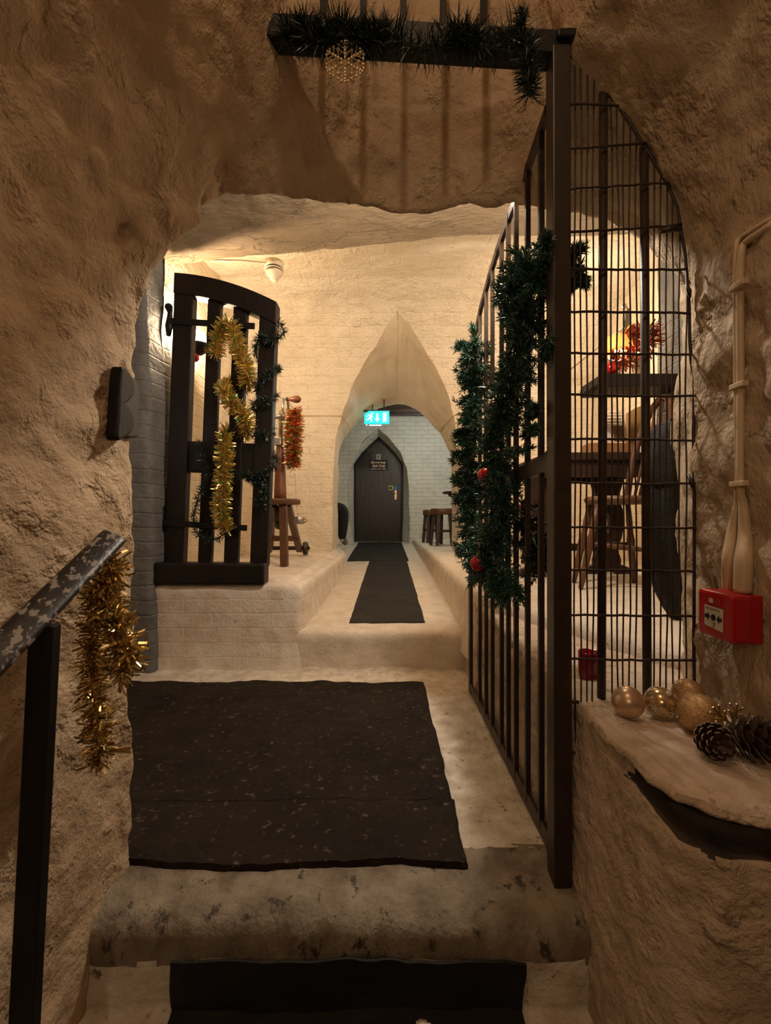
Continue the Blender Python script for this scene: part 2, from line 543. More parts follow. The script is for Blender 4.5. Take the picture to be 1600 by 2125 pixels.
ol = [(.49, 8.4), (.487, 5.0), (.462, 2.62), (.53, 2.1), (.69, 1.70), (.83, 1.30), (1.2, 1.18)]
tg = [(2.3, 8.4), (2.3, 5.0), (2.3, 2.7), (2.3, 2.3), (2.3, 2.0), (2.3, 1.7), (2.3, 1.3)]
curb('floor_platform_right', ol, tg, [(-.02, .1), (0, .3), (0, .47), (.012, .492), (.03, .5), (.12, .502), (None, .504)], M['white_stone'],
     'pale raised floor under the pub table beyond the gate', .03)

# ledge beside the gate: a slab with a dark chipped crack under its front edge
ol = [(.478, 2.64), (.476, 1.9), (.470, 1.3), (.466, 1.0), (.468, .86), (.474, .80), (.490, .74), (.53, .70), (.62, .68), (.75, .67), (1.0, .665)]
tg = [(1.7, 2.64), (1.7, 2.2), (1.3, 1.9), (.95, 1.6), (.9, 1.4), (.9, 1.3), (.88, 1.2), (.86, 1.15), (.9, 1.1), (.95, 1.05), (1.0, 1.0)]
gd = [0, 0, 0, 0, .012, .045, .07, .08, .08, .08, .08]
rows = []
for kind in range(10):
    row = []
    for k in range(len(ol)):
        o, t = Vector(ol[k]), Vector(tg[k])
        d = (t - o).normalized()
        g = gd[k]
        fl = (-.035, -.012, .0, .004, .004 + g * .8, .004 + g, .004 - g * .1, .016, .08, None)[kind]
        z = (-.55, .05, .37 - g * .1, .392 - g * .32, .394 - g * .28, .418, .426, .444, .448, .45)[kind]
        q = t if fl is None else o + d * fl
        row.append(Vector((q.x, q.y, z)))
    rows.append(row)
KN = [[(*p, k * 1e-6) for p in row] for k, row in enumerate(rows)]
G4 = interp(interp(KN, .007, False, 0), .009, False, 1)
mb = MB()
r_, c_ = G4.shape[:2]
kinds = (G4[..., 3] * 1e6)
mb.add([Vector(p) + sum((nvec(Vector(p) * fq + Vector((3.1, 7.7, 1.3))) * am for fq, am in ((4, .010), (11, .008), (30, .005), (70, .0015))), Vector())
        for p in G4[..., :3].reshape(-1, 3)],
       [(i * c_ + j, i * c_ + j + 1, (i + 1) * c_ + j + 1, (i + 1) * c_ + j) for i in range(r_ - 1) for j in range(c_ - 1)])
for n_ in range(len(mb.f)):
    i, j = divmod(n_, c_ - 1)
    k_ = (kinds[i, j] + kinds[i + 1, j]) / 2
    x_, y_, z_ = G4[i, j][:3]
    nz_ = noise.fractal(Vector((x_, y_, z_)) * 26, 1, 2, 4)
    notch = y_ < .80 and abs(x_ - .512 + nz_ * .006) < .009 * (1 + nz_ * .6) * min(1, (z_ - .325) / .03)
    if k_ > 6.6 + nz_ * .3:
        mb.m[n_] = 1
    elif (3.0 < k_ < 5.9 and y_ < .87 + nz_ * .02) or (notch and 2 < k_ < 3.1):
        mb.m[n_] = 2  # inside of the groove and the notch are coloured near-black
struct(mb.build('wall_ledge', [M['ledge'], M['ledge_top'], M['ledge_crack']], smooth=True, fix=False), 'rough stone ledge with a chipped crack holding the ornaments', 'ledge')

# landing side alcoves and the ceiling over the landing
def zc(x, y):
    return 2.5 + .10 * (min(x, .5) + 1.1) + (y - 2.75) * .03


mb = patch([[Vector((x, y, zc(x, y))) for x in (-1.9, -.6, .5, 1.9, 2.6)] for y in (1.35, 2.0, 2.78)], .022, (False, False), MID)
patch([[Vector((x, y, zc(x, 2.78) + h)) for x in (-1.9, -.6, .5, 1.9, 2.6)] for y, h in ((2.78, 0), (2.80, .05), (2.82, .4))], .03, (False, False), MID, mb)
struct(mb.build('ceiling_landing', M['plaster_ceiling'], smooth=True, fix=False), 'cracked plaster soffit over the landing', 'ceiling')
mb = patch([[Vector((-1.80, y, z)) for y in (1.2, 1.9, 2.65)] for z in (-.1, 1.2, 2.75)], .05, (False, False), MID)
struct(mb.build('wall_alcove_left', M['plaster_end'], smooth=True, fix=False))
mb = patch([[Vector((1.82, y, z)) for y in (1.2, 1.9, 2.5)] for z in (.2, 1.2, 2.95)], .05, (False, False), MID)
struct(mb.build('wall_alcove_right', M['plaster_end'], smooth=True, fix=False))

# piers either side of the opening into the inner room
mb = patch([[Vector((-1.95, 2.555, z)), Vector((-1.385 + s, 2.565, z)), Vector((-1.36 + s, 2.585, z)), Vector((-1.335 + s, 2.74, z)), Vector((-1.33 + s, 2.80, z)), Vector((-1.6, 2.83, z))]
            for z, s in ((-.05, .02), (.5, 0), (1.4, -.01), (2.2, -.03), (2.65, -.04))], .022, (False, False), MID)
struct(mb.build('wall_pier_left', M['brick_pier'], smooth=True, fix=False), 'pale painted brick pier at the hinges of the wooden gate', 'wall')
mb = patch([[Vector((2.1, 2.20, z)), Vector((1.68, 2.22, z)), Vector((1.66, 2.24, z)), Vector((1.65, 2.55, z)), Vector((1.66, 2.72, z)), Vector((2.3, 2.75, z))]
            for z in (.4, 1.5, 2.95)], .03, (False, False), MID)
struct(mb.build('wall_pier_right', M['brick_pier'], smooth=True, fix=False), 'pale pier carrying the lamp shelf', 'wall')

# inner room: a plastered vault whose far side is the wall with the pointed arch
VP = [(2.8, 2.72), (3.1, 2.77), (3.4, 2.85), (3.7, 2.90), (4.0, 2.86), (4.25, 2.70), (4.45, 2.45), (4.58, 2.15), (4.66, 1.70), (4.72, 1.10), (4.79, .50), (4.80, .15)]
DEN = interp(np.array([[*v] for v in VP]), .01, True, 0)


def vyz(py):
    best = min(DEN, key=lambda q: abs(HOR - (q[1] - EYE) * F / q[0] - py) + (100 if q[0] < 3.6 else 0))
    return float(best[0]), float(best[1])


FL = [(689, 1146), (690, 1060), (691, 973), (694, 922), (701, 888), (713, 851), (731, 803), (752, 759), (779, 717), (799, 681), (824, 646)]
FR = [(951, 1149), (953, 1060), (954, 973), (952, 918), (945, 871), (931, 824), (916, 790), (901, 759), (877, 715), (850, 672), (826, 646)]
MR = [(938, 1142), (938, 1060), (937, 973), (935, 942), (928, 925), (913, 898), (894, 878), (884, 830), (868, 770), (848, 705), (826, 648)]
RL = [(699, 1142), (700, 1100), (701, 1020), (702, 960), (704, 934), (713, 912), (725, 895), (738, 880), (752, 868), (790, 845), (825, 838)]
RR = MR[:7] + [(880, 862), (862, 848), (845, 841), (825, 838)]
MY = [5.4] * 7 + [5.15, 4.85, 4.45, 4.12]


def onv(px, py):
    Y, z = vyz(py)
    return Vector(((px - 800) / F * Y, Y, z))


fl = [onv(*q) for q in FL]
fr = [onv(*q) for q in FR]
fr[-1] = fl[-1].copy()
ml = [P(*q, y) for q, y in zip(MR, MY)]
ml[-1] = fl[-1] + Vector((0, .01, 0))
rl = [P(*q, 5.4) for q in RL]
rr = [P(*q, 5.4) for q in RR]


def low(v, z):
    return Vector((v.x, v.y, z))


XL, XR = -1.55, 2.3


def side(front, X):
    rows = [[Vector((X, front[0].y, .1)), Vector(((X + front[0].x) / 2, front[0].y, .1)), low(front[0], .1)]]
    rows += [[Vector((X, p.y, p.z)), Vector(((X + p.x) / 2, p.y, p.z)), p] for p in front]
    ya = front[-1].y
    for q in reversed([v for v in VP if v[0] < ya - .05]):
        rows.append([Vector((X, q[0], q[1])), Vector(((X + .1) / 2, q[0], q[1])), Vector((front[-1].x, q[0], q[1]))])
    return rows


mb = patch(side(fl, XL), .022, (False, False), MID)
struct(mb.build('wall_far_left', M['plaster_vault'], smooth=True, fix=False), 'cream plastered vault wall left of the pointed arch')
mb = patch(side(fr, XR), .022, (False, False), MID)
struct(mb.build('wall_far_right', M['plaster_vault'], smooth=True, fix=False), 'cream plastered vault wall right of the pointed arch')
SM = ((3, .004), (12, .002))
mb = patch([[low(fl[0], .1), low(rl[0], .1)]] + [[a, b] for a, b in zip(fl, rl)], .025, (False, False), MID)
patch([[low(fr[0], .1), low(ml[0], .1), low(rr[0], .1)]] + [[a, b, c] for a, b, c in zip(fr, ml, rr)], .025, (False, False), MID, mb)
struct(mb.build('wall_arch_reveal', M['plaster_smooth'], smooth=True, fix=False), 'smooth tapering reveal of the pointed arch', 'wall')
# side walls of the inner room
mb = patch([[Vector((-1.36 + (y - 2.75) * -.02, y, z)) for y in (2.72, 3.4, 4.1, 4.85)] for z in (.3, 1.3, 2.2, 3.0)], .03, (False, False), MID)
struct(mb.build('wall_inner_left', M['plaster_end'], smooth=True, fix=False), 'cream brick end wall behind the wooden gate', 'wall')
mb = patch([[Vector((2.15, y, z)) for y in (2.4, 3.4, 4.1, 4.85)] for z in (.3, 1.3, 2.2, 3.0)], .04, (False, False), MID)
struct(mb.build('wall_inner_right', M['plaster_end'], smooth=True, fix=False), 'cream end wall behind the pub table', 'wall')

# room beyond the pointed arch
BY = 8.0
OD = [(733, 1130), (727, 1080), (722, 1020), (724, 985), (736, 945), (758, 912), (785, 889)]       # left half of the recess, floor to apex
OR_ = [(849, 1130), (850, 1080), (849, 1020), (845, 975), (831, 938), (808, 909), (785, 889)]
ID = [(736, 1130), (735, 1080), (735, 1020), (735, 962), (750, 942), (768, 924), (786, 908)]
IR = [(833, 1130), (835, 1080), (836, 1020), (836, 962), (821, 942), (804, 924), (786, 908)]
odl, odr = [P(*q, BY) for q in OD], [P(*q, BY) for q in OR_]
DY = 8.28
idl, idr = [P(*q, DY) for q in ID], [P(*q, DY) for q in IR]


def back(rows_, X):
    r = [[Vector((X, BY, .2)), low(rows_[0], .2)]]
    r += [[Vector((X, BY, p.z)), p] for p in rows_]
    r += [[Vector((X, BY, 3.0)), Vector((rows_[-1].x, BY, 3.0))]]
    return r


mb = patch(back(odl, -1.95), .04, (False, False), MID)
patch(back(odr, 1.75), .04, (False, False), MID, mb)
patch([[low(a, .2) if i == 0 else a, low(b, .2) if i == 0 else b] for i, (a, b) in enumerate(zip(odl, idl))], .04, (False, False), SM, mb)
patch([[low(a, .2) if i == 0 else a, low(b, .2) if i == 0 else b] for i, (a, b) in enumerate(zip(odr, idr))], .04, (False, False), SM, mb)
struct(mb.build('wall_back', M['brick_pale'], smooth=True, fix=False), 'pale painted brick wall around the pointed door')
mb = patch([[Vector((1.72, y, z)) for y in (5.42, 8.05)] for z in (.3, 3.0)], .06, (False, False), MID)
patch([[Vector((-1.92, y, z)) for y in (5.42, 8.05)] for z in (.3, 3.0)], .06, (False, False), MID, mb)
struct(mb.build('wall_back_sides', M['plaster_end'], smooth=True, fix=False), 'side walls of the far room', 'wall')
mb = patch([[Vector((x, y, 2.86 - (x * x) * .16)) for x in (-1.95, -1, 0, 1, 1.8)] for y in (5.38, 8.1)], .06, (False, True), MID)
struct(mb.build('ceiling_back', M['brick_pale'], smooth=True, fix=False), 'low pale vault over the far room', 'ceiling')
mb = MB()
mb.box((.1, 6.9, 2.60), (2.6, .16, .10)).box((.1, 7.5, 2.66), (2.6, .16, .10))
struct(mb.build('ceiling_beams', M['wood_dark'], bevel=.008), 'dark timber beams crossing the far ceiling', 'beam')
# back face of the arch wall, seen from the far room
mb = patch([[low(rl[0], .1), Vector((-1.92, 5.42, .1))]] + [[p, Vector((-1.92, 5.42, p.z))] for p in rl] + [[Vector((rl[-1].x, 5.42, 3.0)), Vector((-1.92, 5.42, 3.0))]], .08, (False, False), SM)
patch([[low(rr[0], .1), Vector((1.72, 5.42, .1))]] + [[p, Vector((1.72, 5.42, p.z))] for p in rr] + [[Vector((rr[-1].x, 5.42, 3.0)), Vector((1.72, 5.42, 3.0))]], .08, (False, False), SM, mb)
struct(mb.build('wall_arch_back', M['plaster_smooth'], smooth=True, fix=False))

# the door at the end
d = thing('door_1', 'dark varnished pointed door under the lit exit sign', 'door', (0, DY, .42))
d['kind'] = 'structure'
poly = [Vector((p.x, DY + .02, p.z)) for p in idl] + [Vector((p.x, DY + .02, p.z)) for p in reversed(idr[:-1])]
MB().prism(poly, (0, .05, 0)).build('door_leaf', M['door'], d)
fm = MB()
for pts in (idl, idr):
    for a, b in zip(pts, pts[1:]):
        fm.bar(a, b, .07, .05)
fm.build('door_frame', M['wood_black'], d)


def flat(poly, c, depth=.004):
    """outline in x,z offsets around c, facing the camera side (-Y)"""
    return [Vector((c[0] + x, c[1], c[2] + z)) for x, z in poly], (0, depth, 0)


def rect(w, h):
    return [(-w / 2, -h / 2), (w / 2, -h / 2), (w / 2, h / 2), (-w / 2, h / 2)]


def text(name, s, m, parent, loc, size, rot, ext=.0008, shear=0, off=0, align='CENTER'):
    c = bpy.data.curves.new(name, 'FONT')
    c.body = s
    c.size = size
    c.extrude = ext
    c.shear = shear
    c.offset = off
    c.align_x = align
    c.align_y = 'CENTER'
    c.materials.append(m)
    o = bpy.data.objects.new(name, c)
    COL.objects.link(o)
    o.location = loc
    o.rotation_euler = rot
    bpy.context.view_layer.update()
    me = bpy.data.meshes.new_from_object(o.evaluated_get(bpy.context.evaluated_depsgraph_get()))
    me.transform(o.matrix_world)
    bpy.data.objects.remove(o)
    o = bpy.data.objects.new(name, me)
    COL.objects.link(o)
    o.parent = parent
    o.matrix_parent_inverse = parent.matrix_world.inverted()
    return o


FRONT = (R(90), 0, 0)
yf = DY + .012
q = P(785.5, 948, DY)
s = MB().prism(*flat(rect(.075, .10), (q.x, yf, q.z))).build('pictogram', M['sign_grey'], d)
man = MB()
man.box((q.x + .003, yf - .004, q.z + .033), (.016, .004, .016))
for a, b in (((.0, .024), (-.004, -.006)), ((-.004, -.006), (-.018, -.04)), ((-.004, -.006), (.016, -.038)), ((0, .018), (-.02, .0)), ((0, .018), (.02, .002))):
    man.bar((q.x + a[0], yf - .004, q.z + a[1]), (q.x + b[0], yf - .004, q.z + b[1]), .010, .004)
man.build('figure', M['ink'], s)
MB().prism(*flat(rect(.34, .20), (P(786, 965, DY).x, yf + .002, P(786, 965, DY).z))).build('notice_board', M['iron_dark'], d)
for txt, px, py, sz in (('Emergency', 785, 959.5, .062), ('Exit Only', 786, 966.8, .064)):
    q = P(px, py, DY)
    text('lettering', txt, M['letter'], d, (q.x, yf - .002, q.z), sz, FRONT, shear=.12, off=.0018)
ln = MB()
q = P(770, 973, DY)
for k in range(17):
    if k not in (7, 11):
        ln.box((q.x + k * .0175, yf - .002, q.z + .002 * ((k * 5) % 3 - 1)), (.011, .003, .016 + .004 * (k % 2)))
ln.build('small_lettering', M['letter'], d)
q = P(811, 1012.5, DY)
MB().prism(*flat(rect(.085, .085), (q.x, yf, q.z))).build('push_sticker', M['sign_yellow'], d)
mb = MB().box((q.x - .005, yf - .003, q.z), (.05, .004, .05))
mb.build('sticker_figure', M['ink'], d)
q = P(820.5, 1012.5, DY)
circ = [(math.cos(a * .524) * .04, math.sin(a * .524) * .042) for a in range(12)]
MB().prism(*flat(circ, (q.x, yf, q.z))).build('mandatory_sticker', M['sign_blue'], d)
q = P(821, 1027, DY)
hb = MB().prism(*flat([(math.cos(a * .524) * .02, math.sin(a * .524) * .02 + (.07 if 0 < a < 6 else -.07 if 6 < a < 12 else 0)) for a in range(12)], (q.x, yf, q.z), .01)).build('door_handle', M['brass'], d)
MB().tube([(q.x, yf, q.z + .03), (q.x, yf - .04, q.z + .03), (q.x - .075, yf - .045, q.z + .032)], .008, 8).build('lever', M['steel'], hb, smooth=True)

# ================================================================== IRON DOORWAY, GATE, MESH
GX = .436                                   # plane of the open gate
fr_ = thing('iron_doorway_frame', 'dark iron frame with a tall square post and overhead crossbeam', 'frame', (.43, 1.1, 0))
pm = MB()
b0, b1 = P(1158, 112, 1.1), Vector((.432, 1.1, 0))
pm.bar(b1 + Vector((0, 0, -.02)), b0, .044, .05)
pm.build('post', M['iron'], fr_, bevel=.003)
a, b = P(548, 70, 1.12), P(1174, 108, 1.1)
MB().bar(a, b, .056, .05).build('crossbeam', M['iron_dark'], fr_, bevel=.003)
cap = MB()
c = P(1170, 90, 1.09)
cap.box(c, (.05, .055, .02)).box(c + Vector((.012, 0, .012)), (.03, .04, .014))
cap.build('rough_cap', M['iron_dark'], fr_, bevel=.004)
for px in (670, 753, 836, 919, 1003):
    q = P(px, 60, 1.13)
    MB().bar(q, (q.x + .006, q.y + .01, 2.47), .016, .016).build('upper_bar', M['iron_dark'], fr_, bevel=.001)

# the gate leaf stands open, running away along the right side of the landing
gt = thing('iron_gate', 'tall open iron gate of upright bars with an arched top', 'gate', (GX, 1.15, .02))
TOP = [(1.145, 1.995), (1.19, 1.992), (1.35, 1.965), (1.56, 1.955), (1.72, 1.935), (1.86, 1.905), (2.03, 1.85), (2.15, 1.785), (2.27, 1.70)]


def ztop(y):
    for (y0, z0), (y1, z1) in zip(TOP, TOP[1:]):
        if y <= y1:
            return z0 + (z1 - z0) * (y - y0) / (y1 - y0)
    return TOP[-1][1]


def gp(y, z):
    return Vector((GX, y, z))


tr = MB()
for (y0, z0), (y1, z1) in zip(TOP, TOP[1:]):
    tr.bar(gp(y0 - .004, z0), gp(y1 + .004, z1), .030, .014, up=(1, 0, 0))
tr.build('top_rail', M['iron'], gt)
MB().bar(gp(1.148, .02), gp(1.148, 2.0), .022, .022, up=(1, 0, 0)).build('hinge_stile', M['iron'], gt, bevel=.002)
MB().bar(gp(2.27, .0), gp(2.27, 1.70), .044, .016, up=(1, 0, 0)).build('latch_stile', M['iron'], gt, bevel=.002)
MB().bar(gp(1.14, .035), gp(2.28, .03), .045, .012, up=(1, 0, 0)).build('bottom_rail', M['iron'], gt, bevel=.002)
mr = MB().bar(gp(1.14, 1.046), gp(2.28, 1.005), .046, .014, up=(1, 0, 0))
for s in (-1, 1):
    mr.prism([gp(1.12, 1.046), gp(1.12, 1.046 + s * .10), gp(1.135, 1.046 + s * .06), gp(1.16, 1.046 + s * .03), gp(1.20, 1.046 + s * .02)], (-.012, 0, 0))
mr.build('middle_rail', M['iron'], gt)
for k, px in enumerate((996, 1009, 1022, 1041, 1055, 1071, 1095, 1123)):
    y = GX * F / (px - 800)
    MB().bar(gp(y, .03), gp(y, ztop(y)), .015, .015, up=(1, 0, 0)).build('bar', M['iron'], gt, bevel=.001)

# wire mesh between the post and the rock edge
ms = thing('wire_mesh_panel', 'rusty wire mesh panel filling the arch beside the iron post', 'mesh panel', (.6, 1.1, .45))
EDGE = [(1181, 118), (1205, 135), (1235, 163), (1262, 195), (1285, 222), (1305, 250), (1328, 287), (1348, 322), (1368, 352), (1388, 388), (1404, 432), (1413, 480), (1421, 530), (1426, 580),
        (1430, 640), (1432, 700), (1434, 750), (1440, 790), (1439, 900), (1440, 1050), (1440, 1200), (1441, 1360), (1440, 1430)]


def etop(px):
    for (x0, y0), (x1, y1) in zip(EDGE, EDGE[1:]):
        if x0 <= px <= x1:
            return y0 + (y1 - y0) * (px - x0) / max(x1 - x0, 1e-3)
    return 1380


def eright(py):
    for (x0, y0), (x1, y1) in zip(EDGE, EDGE[1:]):
        if y0 <= py <= y1:
            return x0 + (x1 - x0) * (py - y0) / (y1 - y0)
    return 1440


MY_ = 1.10
rng = random.Random(3)
MB().tube([P(x + rng.uniform(-1.5, 1.5), y, MY_ + .004) for x, y in EDGE], .0042, 6).build('edge_wire', M['wire'], ms, smooth=True)
for px in (1181, 1193, 1205, 1218, 1231, 1269, 1282, 1294, 1307, 1320, 1357, 1370, 1383, 1396, 1410, 1424):
    y0 = etop(px) + 2
    y1 = 1835 if px < 1200 else 1470
    n = 12
    ph = rng.uniform(0, 6)
    pts = [P(px + 1.6 * math.sin(ph + i * 1.3) + rng.uniform(-.9, .9), y0 + (y1 - y0) * i / n, MY_ + .003 * math.sin(i * 1.7 + ph)) for i in range(n + 1)]
    MB().tube(pts, .0021, 5).build('vertical_wire', M['wire'], ms, smooth=True)
for py in (218, 305, 388, 475, 557, 648, 734, 820, 913, 1002, 1094, 1184, 1277, 1368):
    x0, x1 = 1176, eright(py) + 3
    n = 14
    sag = rng.uniform(-2, 3)
    tilt = -14 if 250 < py < 520 else 3
    pts = [P(x0 + (x1 - x0) * i / n, py + tilt * (i / n - .4) + sag * math.sin(math.pi * i / n) + rng.uniform(-1.2, 1.2), MY_ - .005) for i in range(n + 1)]
    MB().tube(pts, .0031, 5).build('horizontal_wire', M['wire'], ms, smooth=True)
for py in (1455, 1560, 1650, 1735):
    MB().tube([P(1172, py, MY_ - .004), P(1188, py + 1, MY_ - .006), P(1201, py + 2, MY_ - .004)], .004, 5).build('horizontal_wire', M['wire'], ms, smooth=True)
for px, dx in ((1252, -3), (1336, 8)):
    MB().tube([P(px, etop(px) + 4, MY_ + .012), P(px + dx * .5, 900, MY_ + .012), P(px + dx - 1, 1456, MY_ + .012)], .0105, 10).build('upright_rod', M['wire'], ms, smooth=True)
MB().tube([P(1184, 122, 1.1), P(1190, 112, 1.095), P(1199, 98, 1.09), P(1204, 88, 1.09)], [.006, .005, .005, .003], 6).build('twisted_wire_end', M['wire'], ms, smooth=True)
MB().tube([P(1262, 166, 1.095), P(1270, 140, 1.085), P(1277, 124, 1.08)], [.004, .006, .002], 6).build('twisted_wire_end', M['wire'], ms, smooth=True)
MB().tube([P(1372, 480, 1.09), P(1395, 474, 1.085), P(1412, 476, 1.09)], [.006, .009, .005], 6).build('twisted_wire_end', M['wire'], ms, smooth=True)
MB().tube([P(1424, 590, 1.09), P(1430, 604, 1.085), P(1432, 618, 1.09)], [.003, .006, .003], 6).build('twisted_wire_end', M['wire'], ms, smooth=True)
MB().tube([P(1428, 985, 1.09), P(1436, 1003, 1.08), P(1441, 1020, 1.09)], [.003, .006, .003], 6).build('twisted_wire_end', M['wire'], ms, smooth=True)

# ================================================================== WOODEN GATE
wg = thing('wooden_gate', 'black timber gate with four uprights and a curved top rail', 'gate', (-1.345, 2.72, .627))
wg.rotation_euler = (0, R(2.2), 0)
bpy.context.view_layer.update()


def W(mb, name, m, bevel=.006, smooth=False):
    o = mb.build(name, m, None, smooth=smooth, bevel=bevel)
    o.parent = wg
    return o


def arc(x):
    return 1.75 - .02 * x - .36 * x * x


W(MB().box((.058, 0, .85), (.116, .07, 1.72)), 'hinge_stile', M['wood_black'])
W(MB().box((.575, 0, .775), (.105, .07, 1.57)), 'closing_stile', M['wood_black'])
for x, w_, h in ((.24, .082, 1.66), (.40, .086, 1.62)):
    W(MB().box((x, .004, h / 2 - .01), (w_, .045, h)), 'upright_slat', M['wood_black'])
xs = [i * .628 / 14 for i in range(15)]
W(MB().prism([(x, -.045, arc(x)) for x in xs] + [(x, -.045, arc(x) - .125 - .012 * x) for x in reversed(xs)], (0, .09, 0)), 'top_rail', M['wood_black'])
W(MB().box((.315, .012, .645), (.62, .05, .19)), 'middle_rail', M['wood_black'])
for z in (1.455, .235):
    st = MB().bar((-.01, -.042, z), (.50, -.042, z - .012), .036, .012, up=(0, 1, 0))
    for x in (.05, .24, .42):
        st.ball((x, -.05, z - .004), .008, 8)
    s = W(st, 'hinge_strap', M['iron_dark'], .002)
    hp = MB().tube([(-.025, -.03, z - .085), (-.022, -.03, z - .03), (-.02, -.03, z + .05), (-.028, -.03, z + .085)], [.012, .024, .014, .022], 10)
    hp.ball((-.03, -.03, z + .09), .028, 10, sc=(.9, .7, .8)).bar((-.02, -.03, z), (.02, -.04, z), .03, .014)
    o = hp.build('hinge_pin', M['iron_dark'], None, smooth=True)
    o.parent = s
sl = MB().bar((-1.37, 2.66, .565), (-.712, 2.655, .560), .125, .11)
tag(sl.build('timber_sleeper', M['wood_black'], bevel=.012), 'thick dark timber sleeper lying under the wooden gate', 'timber')

# ================================================================== CRANK MACHINE ON THE PLATFORM
cm = thing('crank_machine', 'antique wooden crank machine on a three legged round stand', 'machine', (-.84, 3.6, .52))
MB().lathe([(.0, 0), (.150, 0), (.165, .008), (.168, .035), (.160, .045), (.0, .046)], (-.85, 3.55, .995), 28).build('round_top', M['wood_mid'], cm, smooth=True, bevel=.002)
MB().bar((-.80, 3.47, 1.0), (-.775, 3.40, .52), .058, .05).build('leg', M['wood_mid'], cm, bevel=.004)
MB().bar((-.80, 3.62, 1.0), (-.83, 4.28, .575), .055, .05).build('leg', M['wood_mid'], cm, bevel=.004)
MB().bar((-.92, 3.62, 1.0), (-1.12, 4.28, .575), .055, .05).build('leg', M['wood_mid'], cm, bevel=.004)
MB().bar((-1.06, 4.06, .70), (-.79, 4.06, .70), .05, .035).build('cross_rail', M['wood_mid'], cm, bevel=.003)
MB().bar((-1.22, 4.30, .595), (-.74, 4.30, .595), .036, .036).build('axle', M['wood_dark'], cm, bevel=.003)
for x in (-1.22, -.775):
    wl = MB().lathe([(0, -.02), (.062, -.02), (.066, 0), (.062, .02), (0, .021)], (x, 4.30, .592), 20, rot=Matrix.Rotation(R(90), 3, 'Y'))
    wl.ball((x + .03, 4.30, .595), .016, 8)
    wl.build('wheel', M['wood_dark'], cm, smooth=True)
MB().lathe([(0, 0), (.050, 0), (.049, .05), (.040, .30), (.030, .42), (.026, .455), (0, .456)], (-.855, 3.60, 1.04), 20).build('tapered_column', M['wood_red'], cm, smooth=True)
lowc = MB().tube([(-.87, 3.6, .99), (-.872, 3.6, .86)], .036, 12).ball((-.862, 3.6, .835), .042, 14)
lowc.build('counterweight', M['wood_dark'], cm, smooth=True)
sh = MB().tube([(-.852, 3.6, 1.49), (-.848, 3.6, 1.70), (-.840, 3.6, 1.76)], .019, 12).tube([(-.840, 3.6, 1.72), (-.828, 3.6, 1.86)], .011, 10)
sh.build('metal_shaft', M['steel'], cm, smooth=True)
MB().box((-.868, 3.585, 1.505), (.05, .05, .065)).build('clamp_block', M['steel'], cm, bevel=.004)
MB().tube([(-.84, 3.59, 1.72), (-.89, 3.58, 1.70)], [.022, .014], 10).ball((-.90, 3.58, 1.70), .020, 10).tube([(-.845, 3.6, 1.68), (-.838, 3.6, 1.75)], .026, 12).build('collar_knob', M['steel'], cm, smooth=True)
MB().bar((-.79, 3.57, 1.845), (-.765, 3.56, 1.66), .018, .014).ball((-.79, 3.57, 1.845), .017, 10).build('crank_arm', M['wood_dark'], cm)
rotx = Matrix.Rotation(R(90), 3, 'Y')
MB().lathe([(0, 0), (.012, 0), (.014, .015), (.024, .04), (.030, .065), (.026, .088), (.012, .102), (0, .106)], (-.782, 3.56, 1.842), 16, rot=rotx).build('crank_handle', M['wood_red'], cm, smooth=True)
cu = MB().lathe([(0, 0), (.040, 0), (.043, .004), (.043, .058), (.040, .062), (.038, .058), (.038, .006), (0, .005)], (-.71, 3.62, .838), 18)
cu.tube([(-.668, 3.62, .885), (-.648, 3.62, .875), (-.655, 3.62, .855), (-.668, 3.62, .850)], .006, 6)
tag(cu.build('tin_cup', M['steel'], smooth=True), 'small tin cup hanging on a thread beneath the crank machine', 'cup')
th = MB().tube([(-.735, 3.60, 1.25), (-.728, 3.61, 1.05), (-.712, 3.62, .895)], .0028, 5)
th.build('thread', M['cable'], cm)

# ================================================================== LAMPS, DETECTOR, CABLES
wl = thing('wall_lamp', 'glowing globe wall lamp behind the wooden gate', 'lamp', (-1.30, 3.0, 2.05))
g = P(412, 702, 3.0)
MB().ball(g, .052, 20).build('globe', M['globe'], wl, smooth=True)
bw = MB().lathe([(0, -.115), (.02, -.112), (.05, -.09), (.068, -.055), (.070, -.04), (.05, -.035), (0, -.034)], g, 20)
bw.build('bowl', M['iron_dark'], wl, smooth=True)
ar = MB().tube([g + Vector((0, 0, -.08)), g + Vector((-.04, .0, -.085)), Vector((-1.365, g.y, g.z - .06))], .011, 8).box((-1.36, g.y, g.z - .06), (.02, .08, .12))
ar.build('wall_bracket', M['iron_dark'], wl)
st = MB().bar((-1.335, 3.03, g.z + .10), (-1.335, 3.04, g.z + .28), .03, .012)
st.build('dark_bar', M['iron_dark'], wl)  # thin dark upright bar on the wall above the globe
rb = MB().ball(P(404, 742, 2.95), .030, 16)
tag(rb.build('bauble', M['red_gloss'], smooth=True), 'small red bauble tied under the glowing wall lamp', 'bauble')

